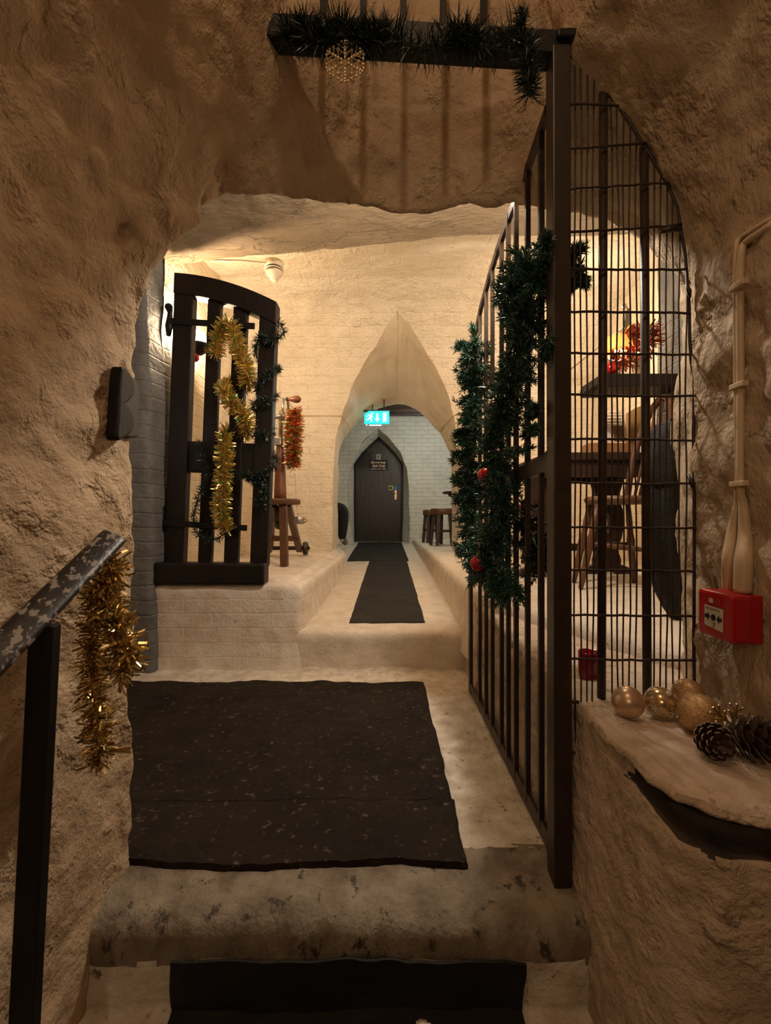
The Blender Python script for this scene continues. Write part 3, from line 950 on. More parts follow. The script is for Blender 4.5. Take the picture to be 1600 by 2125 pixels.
dt = thing('heat_detector', 'cream ceiling detector with a cone shaped nose', 'detector', P(569, 548, 3.05))
q = P(569, 548, 3.05)
MB().lathe([(0, .012), (.062, .012), (.064, 0), (.064, -.022), (.060, -.03), (0, -.031)], q, 24).build('base', M['cream_plastic'], dt, smooth=True)
MB().lathe([(0, -.03), (.056, -.03), (.056, -.062), (0, -.063)], q, 24).build('slots', M['black_plastic'], dt, smooth=True)
MB().lathe([(.058, -.040), (.0625, -.041), (.0625, -.047), (.058, -.048)], q, 24).build('ring', M['cream_plastic'], dt, smooth=True)
MB().lathe([(0, -.056), (.060, -.057), (.056, -.070), (.030, -.098), (.022, -.115), (.012, -.122), (0, -.123)], q, 24).build('nose_cone', M['cream_plastic'], dt, smooth=True)
cb = MB().tube([P(436, 540, 2.83), P(500, 541, 2.9), P(548, 545, 3.0), P(566, 549, 3.04)], .007, 6)
tag(cb.build('detector_conduit', M['cream_plastic'], smooth=True), 'thin cream conduit running along the soffit to the detector', 'conduit')


def onwall(px, py, off=.012):
    v = onv(px, py)
    return v - Vector((0, off, 0))


cb = MB().tube([onwall(px, 863) for px in (575, 610, 650, 690, 704)] + [onwall(709, 862, .005), P(725, 885, 4.95), P(727, 897, 5.3)], .0045, 5)
tag(cb.build('wall_cable', M['cable'], smooth=True), 'thin cable clipped across the wall to the left side of the arch', 'cable')
cb = MB().tube([onwall(px, 861) for px in (985, 965, 945)] + [onwall(938, 862, .0), P(925, 878, 4.95), P(914, 895, 5.3)], .0045, 5)
tag(cb.build('wall_cable', M['cable'], smooth=True), 'thin cable clipped across the wall to the right side of the arch', 'cable')

# exit sign hanging in the far room
es = thing('exit_sign', 'lit teal running man exit sign with a down arrow', 'sign', P(782, 852, 6.1))
ex = P(782, 866, 6.1)
mb = MB()
wd, ht = .345, .175
mb.prism(*flat([(-wd / 2, -ht / 2), (wd / 2, -ht / 2), (wd / 2, ht / 2), (-wd / 2 + .06, ht / 2), (-wd / 2, ht / 2 - .045)], (ex.x, ex.y, ex.z), .03))
mb.build('lit_panel', M['exit_teal'], es)
y = ex.y - .003
ic = MB()
ic.prism(*flat([(.085, -.06), (.135, -.06), (.135, .065), (.085, .065)], (ex.x, y, ex.z)))
ic.build('door_symbol', M['exit_white'], es)
ic = MB()
ic.prism(*flat([(-.009, .055), (-.009, -.02), (-.032, -.02), (.005, -.062), (.042, -.02), (.019, -.02), (.019, .055)], (ex.x, y, ex.z)))
ic.build('down_arrow', M['exit_white'], es)
mn = MB()
for a, b, w_ in (((-.075, .03), (-.098, -.012), .028), ((-.098, -.012), (-.07, -.032), .018), ((-.07, -.032), (-.08, -.065), .016), ((-.098, -.012), (-.12, -.03), .018), ((-.12, -.03), (-.15, -.03), .014),
                 ((-.08, .028), (-.055, .0), .014), ((-.08, .03), (-.118, .03), .014), ((-.118, .03), (-.135, .008), .013)):
    mn.bar((ex.x + a[0], y, ex.z + a[1]), (ex.x + b[0], y, ex.z + b[1]), w_, .004)
mn.ball((ex.x - .062, y, ex.z + .052), .015, 10, sc=(1, .3, 1))
mn.build('running_figure', M['exit_white'], es)
lb = MB().box((ex.x - .02, y + .01, ex.z - .108), (.17, .008, .012)).ball((ex.x - .14, y + .01, ex.z - .106), .010, 8)
lb.build('indicator_strip', M['exit_white'], es)
hg = MB().box((ex.x, y + .03, ex.z + .095), (.36, .05, .018)).tube([(ex.x - .06, y + .03, ex.z + .10), (ex.x - .06, y + .03, 2.62)], .008, 6).tube([(ex.x + .1, y + .03, ex.z + .10), (ex.x + .1, y + .03, 2.62)], .008, 6)
hg.build('hanger', M['black_plastic'], es)
es.location = P(782, 852, 5.25)
es.scale = (.86, .86, .86)

# ================================================================== GARLANDS AND TINSEL
def catmull(pts, n=8):
    pts = [Vector(p) for p in pts]
    out = []
    for i in range(len(pts) - 1):
        p0, p1, p2, p3 = pts[max(i - 1, 0)], pts[i], pts[i + 1], pts[min(i + 2, len(pts) - 1)]
        for k in range(n):
            t = k / n
            out.append(.5 * ((2 * p1) + (p2 - p0) * t + (2 * p0 - 5 * p1 + 4 * p2 - p3) * t * t + (3 * p1 - p0 - 3 * p2 + p3) * t ** 3))
    out.append(pts[-1])
    return out


def rv(rng):
    while True:
        v = Vector((rng.uniform(-1, 1), rng.uniform(-1, 1), rng.uniform(-1, 1)))
        if .05 < v.length < 1:
            return v.normalized()


def needle(mb, p, d, ln, w, rng, mi=0, bend=.15):
    s = d.cross(rv(rng))
    if s.length < 1e-3:
        s = Vector((1, 0, 0))
    s.normalize()
    n = d.cross(s)
    m = p + d * ln * .55 + n * ln * bend * rng.uniform(-1, 1)
    t = p + d * ln + n * ln * bend * 2 * rng.uniform(-1, 1)
    mb.add([p + s * w * .35, m + s * w * .5, t, m - s * w * .5, p - s * w * .35], [(0, 1, 3, 4), (1, 2, 3)], mi)


def strip(mb, p, d, ln, w, rng, mi=0, curl=.5):
    """a bent foil strip"""
    s = d.cross(rv(rng)).normalized()
    vs, n = [], d.cross(s)
    q, dd = p.copy(), d.copy()
    c = rng.uniform(-curl, curl)
    for k in range(4):
        vs += [q + s * w / 2, q - s * w / 2]
        q = q + dd * ln / 3
        dd = (dd + n * c).normalized()
    mb.add(vs, [(2 * k, 2 * k + 1, 2 * k + 3, 2 * k + 2) for k in range(3)], mi)


def walk(pts, step):
    """evenly spaced (point, tangent) along a polyline"""
    out, acc = [], 0.
    for a, b in zip(pts, pts[1:]):
        L_ = (b - a).length
        if L_ < 1e-6:
            continue
        t = (b - a) / L_
        while acc < L_:
            out.append((a + t * acc, t))
            acc += step
        acc -= L_
    return out


def pine(mb, pts, rng, branch=.07, nl=.026, step=.010, per=34, w=.0022, flat_=None):
    """PVC pine garland: stem, side tips, needles round every tip"""
    for p, t in walk(pts, step):
        r = rv(rng)
        d = (r - t * r.dot(t) * .6).normalized()
        if flat_ is not None and d.dot(flat_) < 0 and rng.random() < .6:
            d = d - flat_ * 2 * d.dot(flat_)
        bl = branch * rng.uniform(.55, 1.25)
        d = (d + Vector((0, 0, -.25))).normalized()
        for k in range(per):
            u = rng.random()
            q = p + d * bl * u
            e = (rv(rng) + d * 1.0).normalized()
            needle(mb, q, e, nl * rng.uniform(.7, 1.2), w, rng, 0)


def tinsel(mb, pts, rng, ln, dens, w, mis, curl=.4, r0=.006):
    for p, t in walk(pts, 1. / dens):
        r = rv(rng)
        d = (r - t * r.dot(t) * .8).normalized()
        strip(mb, p + d * r0, d, ln * rng.uniform(.55, 1.15), w * rng.uniform(.7, 1.3), rng, rng.choice(mis), curl)


def onx(px, py, X):
    """photo pixel on the upright plane x = X"""
    Y = X * F / (px - 800)
    return P(px, py, Y)


rng = random.Random(11)
# garland on the closing edge of the gate
g1 = catmull([onx(px, py, .405) for px, py in ((988, 712), (992, 760), (986, 815), (990, 870), (984, 925), (980, 985), (985, 1045), (988, 1100), (1000, 1150), (1020, 1185))])
mb = MB().tube(g1, .004, 5)
pine(mb, g1, rng, .085, .032, .0040, 60, .0045, Vector((-1, 0, 0)))
for px, py, ex_, ey in ((988, 720, 950, 716), (985, 890, 946, 902), (985, 945, 944, 942), (985, 1020, 952, 1033), (990, 1120, 952, 1145), (985, 985, 948, 1000)):
    a = onx(px, py, .405)
    b = P(ex_, ey, a.y - .02)
    for k in range(420):
        u = rng.random()
        needle(mb, a.lerp(b, u), ((b - a).normalized() * .8 + rv(rng)).normalized(), .032 * rng.uniform(.7, 1.2), .0045, rng)
tag(mb.build('evergreen_garland', M['needle'], fix=False), 'green pine garland down the far free edge of the iron gate', 'garland', kind='thing')
# the bushier strand nearer the post
g2 = catmull([P(1196, 600, 1.19), P(1198, 560, 1.19), P(1176, 538, 1.20), P(1146, 540, 1.21), onx(1118, 562, .40), onx(1075, 600, .40), onx(1085, 640, .40), onx(1102, 690, .40), onx(1090, 745, .40), onx(1068, 800, .40), onx(1050, 860, .40),
              onx(1040, 920, .40), onx(1040, 980, .40), onx(1052, 1035, .40), onx(1042, 1090, .40), onx(1022, 1140, .40), onx(1035, 1185, .40), onx(1062, 1225, .40)])
mb = MB().tube(g2, .004, 5)
pine(mb, g2, rng, .072, .026, .0034, 60, .0036, Vector((-1, 0, 0)))
for (px, py), (qx, qy) in (((1080, 560), (1030, 628)), ((1110, 540), (1058, 560)), ((1186, 560), (1214, 590)), ((1183, 530), (1200, 515)), ((1130, 540), (1135, 492)), ((1095, 870), (1112, 845)), ((1090, 905), (1108, 890)),
                             ((1060, 1200), (1080, 1240)), ((1020, 1180), (1010, 1220)), ((1050, 940), (1100, 930)), ((1140, 700), (1130, 740))):
    a, b = (onx(px, py, .39), onx(qx, qy, .39)) if px < 1150 else (P(px, py, 1.19), P(qx, qy, 1.19))
    for k in range(420):
        u = rng.random()
        needle(mb, a.lerp(b, u), ((b - a).normalized() * .8 + rv(rng)).normalized(), .025 * rng.uniform(.7, 1.2), .0036, rng)
tag(mb.build('evergreen_garland', M['needle'], fix=False), 'bushy green pine garland winding down the gate beside the post', 'garland', kind='thing')
g3 = catmull([onx(1088, 1060, .475), onx(1098, 1100, .48), onx(1112, 1130, .48), onx(1124, 1170, .48), onx(1130, 1195, .48)])
mb = MB().tube(g3, .004, 5)
pine(mb, g3, rng, .06, .026, .004, 50, .0036)
tag(mb.build('evergreen_garland', M['needle_dark'], fix=False), 'short dark garland end hanging behind the lower gate bars', 'garland', kind='thing')


def hang_bauble(name, px, py, Y, r, m, label, string=True):
    t = thing(name, label, 'bauble', P(px, py, Y))
    c = P(px, py, Y)
    MB().ball(c, r, 24).build('ball', m, t, smooth=True)
    MB().tube([c + Vector((0, 0, r * .95)), c + Vector((0, 0, r * 1.25))], r * .22, 10).build('cap', M['brass'], t, smooth=True)
    if string:
        MB().tube([c + Vector((0, 0, r * 1.2)), c + Vector((.004, .006, r * 1.9)), c + Vector((.002, .01, r * 2.6))], .0016, 5).build('loop', M['brass'], t)
    return t


hang_bauble('bauble', 1008, 987, 1.62, .031, M['red_gloss'], 'shiny red bauble in the garland beside the gate middle rail')
hang_bauble('bauble', 993, 1169, 1.60, .0295, M['red_satin'], 'satin red bauble hanging low in the gate garland')
hang_bauble('bauble', 1024, 842, 1.74, .020, M['red_gloss'], 'small red bauble half buried high in the gate garland')

# long needled garland over the crossbeam
g4 = catmull([P(590, 78, 1.075), P(628, 62, 1.07), P(660, 88, 1.065), P(705, 60, 1.07), P(745, 90, 1.065), P(800, 72, 1.07), P(850, 92, 1.065), P(900, 104, 1.07), P(950, 74, 1.07), P(985, 86, 1.065), P(1030, 100, 1.065),
              P(1070, 62, 1.065), P(1088, 90, 1.06), P(1094, 130, 1.06), P(1098, 170, 1.06), P(1101, 200, 1.06)])
mb = MB().tube(g4, .004, 5)
for i, (p, t) in enumerate(walk(g4, .00014)):
    px = 800 + p.x / p.y * F
    dens = .25 + .75 * max(0, math.sin(px * .033 + 1.2)) ** 1.5 if p.z > 1.99 else .55
    if px < 740:
        dens = max(dens, .75)
    if rng.random() > dens:
        continue
    r = rv(rng)
    d = (r - t * r.dot(t) * .5).normalized()
    needle(mb, p, d, rng.uniform(.03, .066) * (.75 if p.z < 2.0 else 1), .0028, rng, 0, .12)
for k in range(120):
    needle(mb, P(1080, 55, 1.06).lerp(P(1083, 25, 1.06), rng.random()), (rv(rng) + Vector((0, 0, .8))).normalized(), .028, .002, rng)
tag(mb.build('tinsel_garland', M['needle_dark'], fix=False), 'dark green long needled garland wound along the overhead crossbeam', 'garland', kind='thing')

# crystal snowflake hanging from the crossbeam
sf = MB()
c = P(716, 128, 1.062)
for k in range(6):
    a = R(90 + 60 * k)
    u = Vector((math.cos(a), 0, math.sin(a)))
    v = Vector((-u.z, 0, u.x))
    sf.tube([c, c + u * .046], .0013, 5)
    for s in (.018, .030, .041):
        ln = .016 if s < .035 else .008
        for sg in (-1, 1):
            e = c + u * (s + ln * .7) + v * sg * ln
            sf.tube([c + u * s, e], .0011, 5)
            sf.ball(e, .0034, 6)
    for s in (.010, .018, .026, .034, .042, .048):
        sf.ball(c + u * s, .0036, 6)
for k in range(70):
    a, q = rng.uniform(0, 6.283), rng.uniform(.006, .042)
    sf.ball(c + Vector((math.cos(a) * q, rng.uniform(-.006, .006), math.sin(a) * q)), rng.uniform(.0018, .0032), 5)
sf.tube([c + Vector((0, 0, .046)), c + Vector((.002, 0, .068))], .0008, 4)
tag(sf.build('snowflake_ornament', M['crystal'], fix=False), 'glittering bead snowflake hanging from the overhead crossbeam', 'ornament', kind='thing')

# gold tinsel wound on the wooden gate
GY = 2.655
gA = catmull([P(447, 738, GY), P(452, 700, GY), P(474, 672, GY), P(489, 702, GY), P(498, 735, GY), P(511, 765, GY), P(515, 790, GY + .02), P(497, 800, GY + .12), P(468, 800, GY + .08), P(468, 815, GY), P(478, 838, GY), P(498, 852, GY),
              P(511, 870, GY), P(514, 888, GY + .03), P(490, 905, GY + .12), P(470, 895, GY + .06), P(467, 925, GY), P(464, 970, GY), P(462, 1010, GY), P(458, 1050, GY), P(463, 1085, GY), P(474, 1102, GY)])
mb = MB().tube(gA, .003, 5)
tinsel(mb, gA, rng, .056, 2600, .0050, [0] * 12 + [1], .25)
tag(mb.build('gold_tinsel', [M['gold'], M['green_foil']], fix=False), 'gold tinsel winding between the uprights of the wooden gate', 'tinsel', kind='thing')
# thin green garland on the same gate
gB = catmull([P(578, 668, 2.66), P(588, 690, 2.66), P(570, 705, 2.645), P(545, 700, 2.645), P(532, 712, 2.66), P(534, 745, 2.80), P(565, 770, 2.80), P(578, 765, 2.68), P(556, 778, 2.645), P(534, 800, 2.66), P(540, 815, 2.80), P(572, 820, 2.78),
              P(558, 832, 2.645), P(528, 838, 2.66), P(540, 870, 2.80), P(566, 890, 2.78), P(550, 905, 2.645), P(528, 900, 2.68), P(548, 930, 2.80), P(572, 950, 2.72), P(560, 975, 2.645), P(520, 990, 2.645), P(505, 985, 2.65), P(530, 1000, 2.645),
              P(550, 1020, 2.645), P(535, 1040, 2.645), P(556, 1045, 2.64)])
mb = MB().tube(gB, .003, 5)
for p, t in walk(gB, .0011):
    k = 2 if p.z < 1.2 or p.y < 2.65 else 1
    for _ in range(k):
        needle(mb, p, (rv(rng)), rng.uniform(.03, .055), .004, rng, 0, .15)
tag(mb.build('thin_garland', M['needle_dark'], fix=False), 'thin green garland wrapped around the closing stile of the wooden gate', 'garland', kind='thing')
gC = catmull([P(415, 915, 2.66), P(420, 945, 2.66), P(432, 975, 2.66), P(420, 1010, 2.66), P(408, 1045, 2.655), P(402, 1085, 2.655), P(412, 1110, 2.65), P(440, 1118, 2.65), P(462, 1112, 2.65), P(470, 1100, 2.65)])
mb = MB().tube(gC, .003, 5)
for p, t in walk(gC, .0013):
    needle(mb, p, (rv(rng)), rng.uniform(.03, .05), .004, rng, 0, .15)
tag(mb.build('thin_garland', M['needle_dark'], fix=False), 'thin green garland looped low across the wooden gate', 'garland', kind='thing')

# multicoloured tinsel over the crank arm
gD = catmull([P(607, 862, 3.52), P(610, 850, 3.5), P(614, 868, 3.5), P(614, 900, 3.5), P(612, 930, 3.5), P(610, 955, 3.5), P(608, 968, 3.5), P(604, 940, 3.54), P(604, 900, 3.54), P(605, 868, 3.54)])
mb = MB().tube(gD, .003, 5)
tinsel(mb, gD, rng, .060, 3000, .0050, [0, 0, 0, 1, 1, 1, 2], .25)
tag(mb.build('red_and_gold_tinsel', [M['red_foil'], M['gold'], M['green_foil']], fix=False), 'red and gold tinsel loop draped over the crank handle arm', 'tinsel', kind='thing')

# loose old gold tinsel at the end of the handrail
HY = .915
gE = catmull([P(222, 1165, HY), P(232, 1195, HY), P(205, 1225, HY), P(228, 1262, HY), P(240, 1300, HY), P(262, 1335, HY - .01), P(255, 1385, HY - .01), P(240, 1400, HY)])
gF = catmull([P(195, 1215, HY + .01), P(205, 1260, HY), P(192, 1320, HY), P(188, 1375, HY), P(192, 1430, HY), P(202, 1480, HY), P(200, 1530, HY), P(208, 1565, HY), P(196, 1585, HY)])
mb = MB().tube(gE, .0025, 5).tube(gF, .0025, 5)
tinsel(mb, gE, rng, .042, 3000, .0040, [0], .9, .003)
tinsel(mb, gF, rng, .034, 2600, .0038, [0], .9, .003)
for k in range(14):
    strip(mb, P(215, 1560, HY), Vector((1, 0, rng.uniform(-.1, .25))).normalized(), .055, .003, rng, 0, .2)
tag(mb.build('gold_tinsel', M['gold_old'], fix=False), 'loose antique gold tinsel hanging from the handrail end', 'tinsel', kind='thing')

# ================================================================== NEAR THINGS
from mathutils.bvhtree import BVHTree


def tree(*names):
    vs, fs = [], []
    for n in names:
        me = bpy.data.objects[n].data
        o = len(vs)
        vs += [v.co.copy() for v in me.vertices]
        fs += [tuple(i + o for i in p.vertices) for p in me.polygons]
    return BVHTree.FromPolygons(vs, fs)


BT_L = tree('wall_ledge', 'floor_platform_right')


def ground(x, y, bt=BT_L, top=.75):
    h = bt.ray_cast(Vector((x, y, top)), Vector((0, 0, -1)))
    return h[0].z if h[0] else .45


def sit(mb_verts_obj, dz):
    mb_verts_obj.location.z += dz


# ornaments on the ledge
def ledge_bauble(px, py, Y, r, m, label, extra=None):
    c = P(px, py, Y)
    gz = max(ground(c.x + dx * r * .3, c.y + dy * r * .3) for dx, dy in ((0, 0), (1, 0), (-1, 0), (0, 1), (0, -1)))
    c.z = gz + r * .985
    t = thing('bauble', label, 'bauble', c, 'baubles on the ledge')
    MB().ball(c, r, 32).build('ball', m, t, smooth=True)
    if extra:
        extra(t, c, r)
    if m is M['glitter']:
        fl_ = MB()
        rg = random.Random(int(px))
        for k in range(900):
            u = rv(rg)
            s1 = u.cross(rv(rg)).normalized()
            n_ = (u + rv(rg) * .5).normalized()
            s1 = (s1 - n_ * s1.dot(n_)).normalized()
            s2 = n_.cross(s1)
            q = c + u * (r + .0006)
            w_ = rg.uniform(.0006, .0013)
            fl_.add([q + s1 * w_, q + s2 * w_, q - s1 * w_, q - s2 * w_], [(0, 1, 2, 3)])
        fl_.build('glitter', M['flake'], t, fix=False)['kind'] = 'stuff'
    return t


def cap_at(d):
    def f(t, c, r):
        d_ = Vector(d).normalized()
        MB().tube([c + d_ * r * .93, c + d_ * r * 1.16], r * .17, 12).build('cap', M['label_white'], t, smooth=True)
    return f


def beads(t, c, r):
    cap_at((.1, -.55, .75))(t, c, r)
    mb = MB()
    for base in (Vector((.25, -.85, -.3)), Vector((-.75, -.6, -.1)), Vector((.8, -.45, .25))):
        u = base.normalized()
        a = u.cross(Vector((0, 0, 1))).normalized()
        b = u.cross(a)
        for k in range(5):
            an = R(70 * k - 140)
            d1 = (a * math.cos(an) + b * math.sin(an))
            pts = []
            for s in (0, .25, .5, .42, .2, 0):
                w_ = .10 if s in (.42, .2) else -.10
                q = (u + d1 * s + d1.cross(u) * w_ * (s > 0)).normalized()
                pts.append(c + q * (r + .0008))
            mb.tube(pts, .0008, 4)
    ring = [c + (Vector((math.cos(R(k * 15)), math.sin(R(k * 15)) * .5, math.sin(R(k * 15)) * .85))).normalized() * (r + .0005) for k in range(25)]
    mb.tube(ring, .0007, 4)
    mb.build('beaded_flower_thread', M['lace'], t)


ledge_bauble(1303, 1442, 1.0, .0345, M['champagne'], 'plain matt champagne bauble nearest the iron post on the ledge')
ledge_bauble(1371, 1445, 1.0, .0345, M['champagne_gloss'], 'glossy champagne bauble with white beaded flowers on the ledge', beads)
ledge_bauble(1428, 1428, 1.045, .034, M['glitter'], 'gold glitter bauble at the back against the wall')
ledge_bauble(1452, 1475, .93, .041, M['glitter'], 'large gold glitter bauble in front beside the pine cone')

# gold star snowflake ornament leaning on the wall
so = MB()
c = P(1520, 1488, .86)
c.x = min(c.x, .70)
for k in range(6):
    a = R(20 + 60 * k)
    u = Vector((math.cos(a) * .75, -math.cos(a) * .5, math.sin(a)))
    v = Vector((-math.sin(a) * .75, math.sin(a) * .5, math.cos(a)))
    so.tube([c, c + u * .042], .0024, 6)
    for s in (.016, .030):
        for sg in (-1, 1):
            so.tube([c + u * s, c + u * (s + .010) + v * sg * .011], .0019, 5)
            so.ball(c + u * (s + .010) + v * sg * .011, .0028, 6)
    so.ball(c + u * .043, .0035, 6)
    so.prism([c + u * .008, c + u * .02 + v * .007, c + u * .034, c + u * .02 - v * .007], (.0, .003, 0))
snow = so.build('snowflake_ornament', M['gold_old'], smooth=False, fix=False)
gz = min(v[2] for v in so.v)
snow.location.z = ground(c.x, c.y) - gz - .001
tag(snow, 'gold glitter snowflake ornament behind the pine cones', 'ornament', kind='thing')


def pine_cone(px, py, Y, ln, r, axis, label, m_tip):
    c = P(px, py, Y)
    ax = Vector(axis).normalized()
    mb = MB()
    u = ax.cross(Vector((0, 0, 1))).normalized()
    v = ax.cross(u)
    core = [(0, -.5), (.35, -.45), (.5, -.2), (.45, .1), (.3, .35), (.1, .5), (0, .52)]
    rot = ax.to_track_quat('Z', 'Y').to_matrix()
    mb.lathe([(a * r, b * ln) for a, b in core], c, 12, rot=rot)
    N_ = 62
    for k in range(N_):
        t = k / (N_ - 1)
        an = k * 2.39996
        prof = math.sin(math.pi * (.12 + .85 * (1 - t))) ** .7
        d = u * math.cos(an) + v * math.sin(an)
        s = ax.cross(d)
        p0 = c + ax * ln * (-.48 + .92 * t) + d * r * .3 * prof
        lean = .1 + t * .9
        e = (d + ax * lean).normalized()
        L_ = r * (.80 * prof + .08)
        w_ = r * .36 * (prof * .7 + .3)
        nrm = e.cross(s)
        tip = p0 + e * L_
        th_ = nrm * r * .07
        vs = [p0 + s * w_ * .3, p0 - s * w_ * .3, tip * .35 + p0 * .65 - s * w_ * .9, tip - s * w_ * .55, tip + e * w_ * .25, tip + s * w_ * .55, tip * .35 + p0 * .65 + s * w_ * .9]
        vs2 = [q + th_ for q in vs]
        n = len(vs)
        fs = [tuple(range(n)), tuple(range(n, 2 * n))[::-1]] + [(i, i + n, (i + 1) % n + n, (i + 1) % n) for i in range(n)]
        o = len(mb.f)
        mb.add(vs + vs2, fs, 0)
        for j in (2 + 3, 2 + 4):
            mb.m[o + j] = 1
    ob = mb.build('pine_cone', [M['cone'], m_tip], fix=True)
    zmin = min(q[2] for q in mb.v)
    ob.location.z = max(ground(c.x, c.y), ground(c.x - .01, c.y)) - zmin - .002
    return tag(ob, label, 'pine cone', 'pine cones on the ledge', kind='thing')


pine_cone(1478, 1543, .83, .060, .030, (-.25, -.85, .25), 'small pine cone with frosted scale tips at the ledge front', M['cone_tip'])
pine_cone(1549, 1533, .825, .080, .038, (.75, -.5, .15), 'larger all dark pine cone beside the frosted one', M['cone'])

# red tea-light glass beyond the mesh
c = P(1222, 1400, 1.25)
c.z = ground(c.x, c.y) + .001
vg = thing('candle_holder', 'red glass candle holder standing behind the wire mesh', 'candle holder', c)
MB().lathe([(0, 0), (.025, 0), (.028, .006), (.0285, .07), (.0275, .074), (.025, .072), (.0245, .01), (0, .009)], c, 24).build('glass_cup', M['red_glass'], vg, smooth=True)
MB().lathe([(0, .011), (.019, .011), (.019, .024), (0, .025)], c, 18).build('tea_light', M['red_plastic'], vg, smooth=True)

# red call point on the right wall
XF = .716
cp = thing('call_point', 'red fire alarm call point box on the right wall', 'call point', (.75, .968, .68))
bx = MB().box((.738, .967, .6855), (.044, .106, .102))
bx.build('front_cover', M['red_plastic'], cp, bevel=.008)
MB().box((.770, .967, .6855), (.024, .100, .100)).build('back_box', M['red_plastic'], cp, bevel=.003)
yz = lambda y, z, dx=0: Vector((XF - dx, y, z))
MB().prism([yz(.993, .704), yz(.993, .659), yz(.940, .654), yz(.940, .702)], (-.0015, 0, 0)).build('white_glass', M['label_white'], cp)
MB().prism([yz(.990, .725), yz(.990, .709), yz(.945, .709), yz(.945, .726)], (-.002, 0, 0)).build('upper_panel', M['red_plastic'], cp)
MB().prism([yz(.978, .721, .002), yz(.978, .711, .002), yz(.966, .711, .002), yz(.966, .718, .002), yz(.970, .722, .002)], (-.001, 0, 0)).build('flame_symbol', M['label_white'], cp)
cz = .6805
ar1 = [(.991, .004), (.983, .004), (.983, .009), (.976, 0), (.983, -.009), (.983, -.004), (.991, -.004)]
MB().prism([yz(a, cz + b, .0016) for a, b in ar1], (-.0008, 0, 0)).build('arrow', M['ink'], cp)
ar2 = [(.942, .004), (.9495, .004), (.9495, .009), (.956, 0), (.9495, -.009), (.9495, -.004), (.942, -.004)]
MB().prism([yz(a, cz - .0015 + b, .0016) for a, b in ar2], (-.0008, 0, 0)).build('arrow', M['ink'], cp)
MB().prism([yz(.966 + math.cos(k * .393) * .0068, cz - .0005 + math.sin(k * .393) * .0072, .0016) for k in range(16)], (-.0008, 0, 0)).build('dot', M['ink'], cp)
rt = Matrix(((0, 0, -1), (-1, 0, 0), (0, 1, 0))).to_euler()
text('numeral', '7', M['ink'], cp, (XF - .0018, .965, .6625), .016, rt, ext=.0003)
gx = MB()
for k in range(6):
    gx.box((XF - .0018, .988 - k * .0075, .6985 - k * .0002), (.0008, .0045, .004))
gx.build('small_lettering', M['steel'], cp)

# cream conduits running up from the call point
cd = thing('conduit', 'pair of cream plastered conduits running up from the call point', 'conduit', (.765, .95, .74))


def wx(y, z):
    bt = BT_R
    h = bt.ray_cast(Vector((.2, y, z)), Vector((1, 0, 0)))
    return h[0].x if h[0] else .77


BT_R = tree('wall_right')


def wp(px, py, off):
    Y = .95
    for _ in range(4):
        p = P(px, py, Y)
        X = wx(Y, p.z) - off
        Y = X * F / (px - 800)
    return P(px, py, Y)


ctl1 = [(1512, 1226, .016), (1512, 1160, .018), (1520, 1100, .014), (1529, 1045, .008), (1530, 1000, .008), (1528, 800, .008), (1526, 620, .008), (1527, 520, .008), (1535, 495, .008), (1560, 478, .006), (1598, 455, .0)]
ctl2 = [(1541, 1228, .018), (1543, 1165, .020), (1546, 1110, .015), (1542, 1045, .010), (1536, 1000, .010), (1537, 800, .010), (1536, 620, .010), (1538, 530, .010), (1546, 505, .010), (1572, 486, .008), (1602, 466, .0)]
for ctl, rr_ in ((ctl1, [.0125, .013, .0105, .0055, .005, .005, .005, .005, .005, .005, .005]), (ctl2, [.0165, .017, .013, .0085, .0075, .0075, .0075, .0075, .0075, .0075, .0075])):
    pts = [wp(a, b, o * .9) for a, b, o in ctl]
    fine = catmull(pts, 6)
    rad = [rr_[min(int(i / 6), len(rr_) - 1)] * (1 - (i % 6) / 6) + rr_[min(int(i / 6) + 1, len(rr_) - 1)] * (i % 6) / 6 for i in range(len(fine))]
    MB().tube(fine, rad, 12).build('pipe', M['cable'], cd, smooth=True)
for py in (592, 800, 1004):
    q = wp(1533, py, .014)
    MB().box(q, (.014, .040, .012)).build('clip', M['cable'], cd, bevel=.002)

# dark carved block at the edge of the left wall
br = thing('latch_block', 'dark glossy two lobed block set into the left wall edge', 'block', (-.66, 1.12, 1.1))


def lobes(px_list, Y0, m, name, dx):
    pts = []
    for px, py in px_list:
        X = -.638 - dx
        Y = X * F / (px - 800)
        pts.append(P(px, py, Y))
    o = MB().prism(pts, (-.03, 0, 0)).build(name, m, br, bevel=.006)
    return o


lobes([(254, 760), (262, 762), (272, 775), (279, 792), (281, 808), (278, 822), (270, 832), (262, 838), (270, 846), (277, 858), (280, 870), (279, 886), (274, 898), (262, 908), (248, 916), (243, 906), (246, 870), (248, 830), (251, 790)], 1.1, M['dark_bracket'], 'lobed_front', -.004)
lobes([(262, 770), (280, 784), (289, 796), (291, 812), (290, 850), (288, 880), (288, 908), (270, 910), (255, 900), (256, 800)], 1.15, M['ink'], 'back_plate', .014)

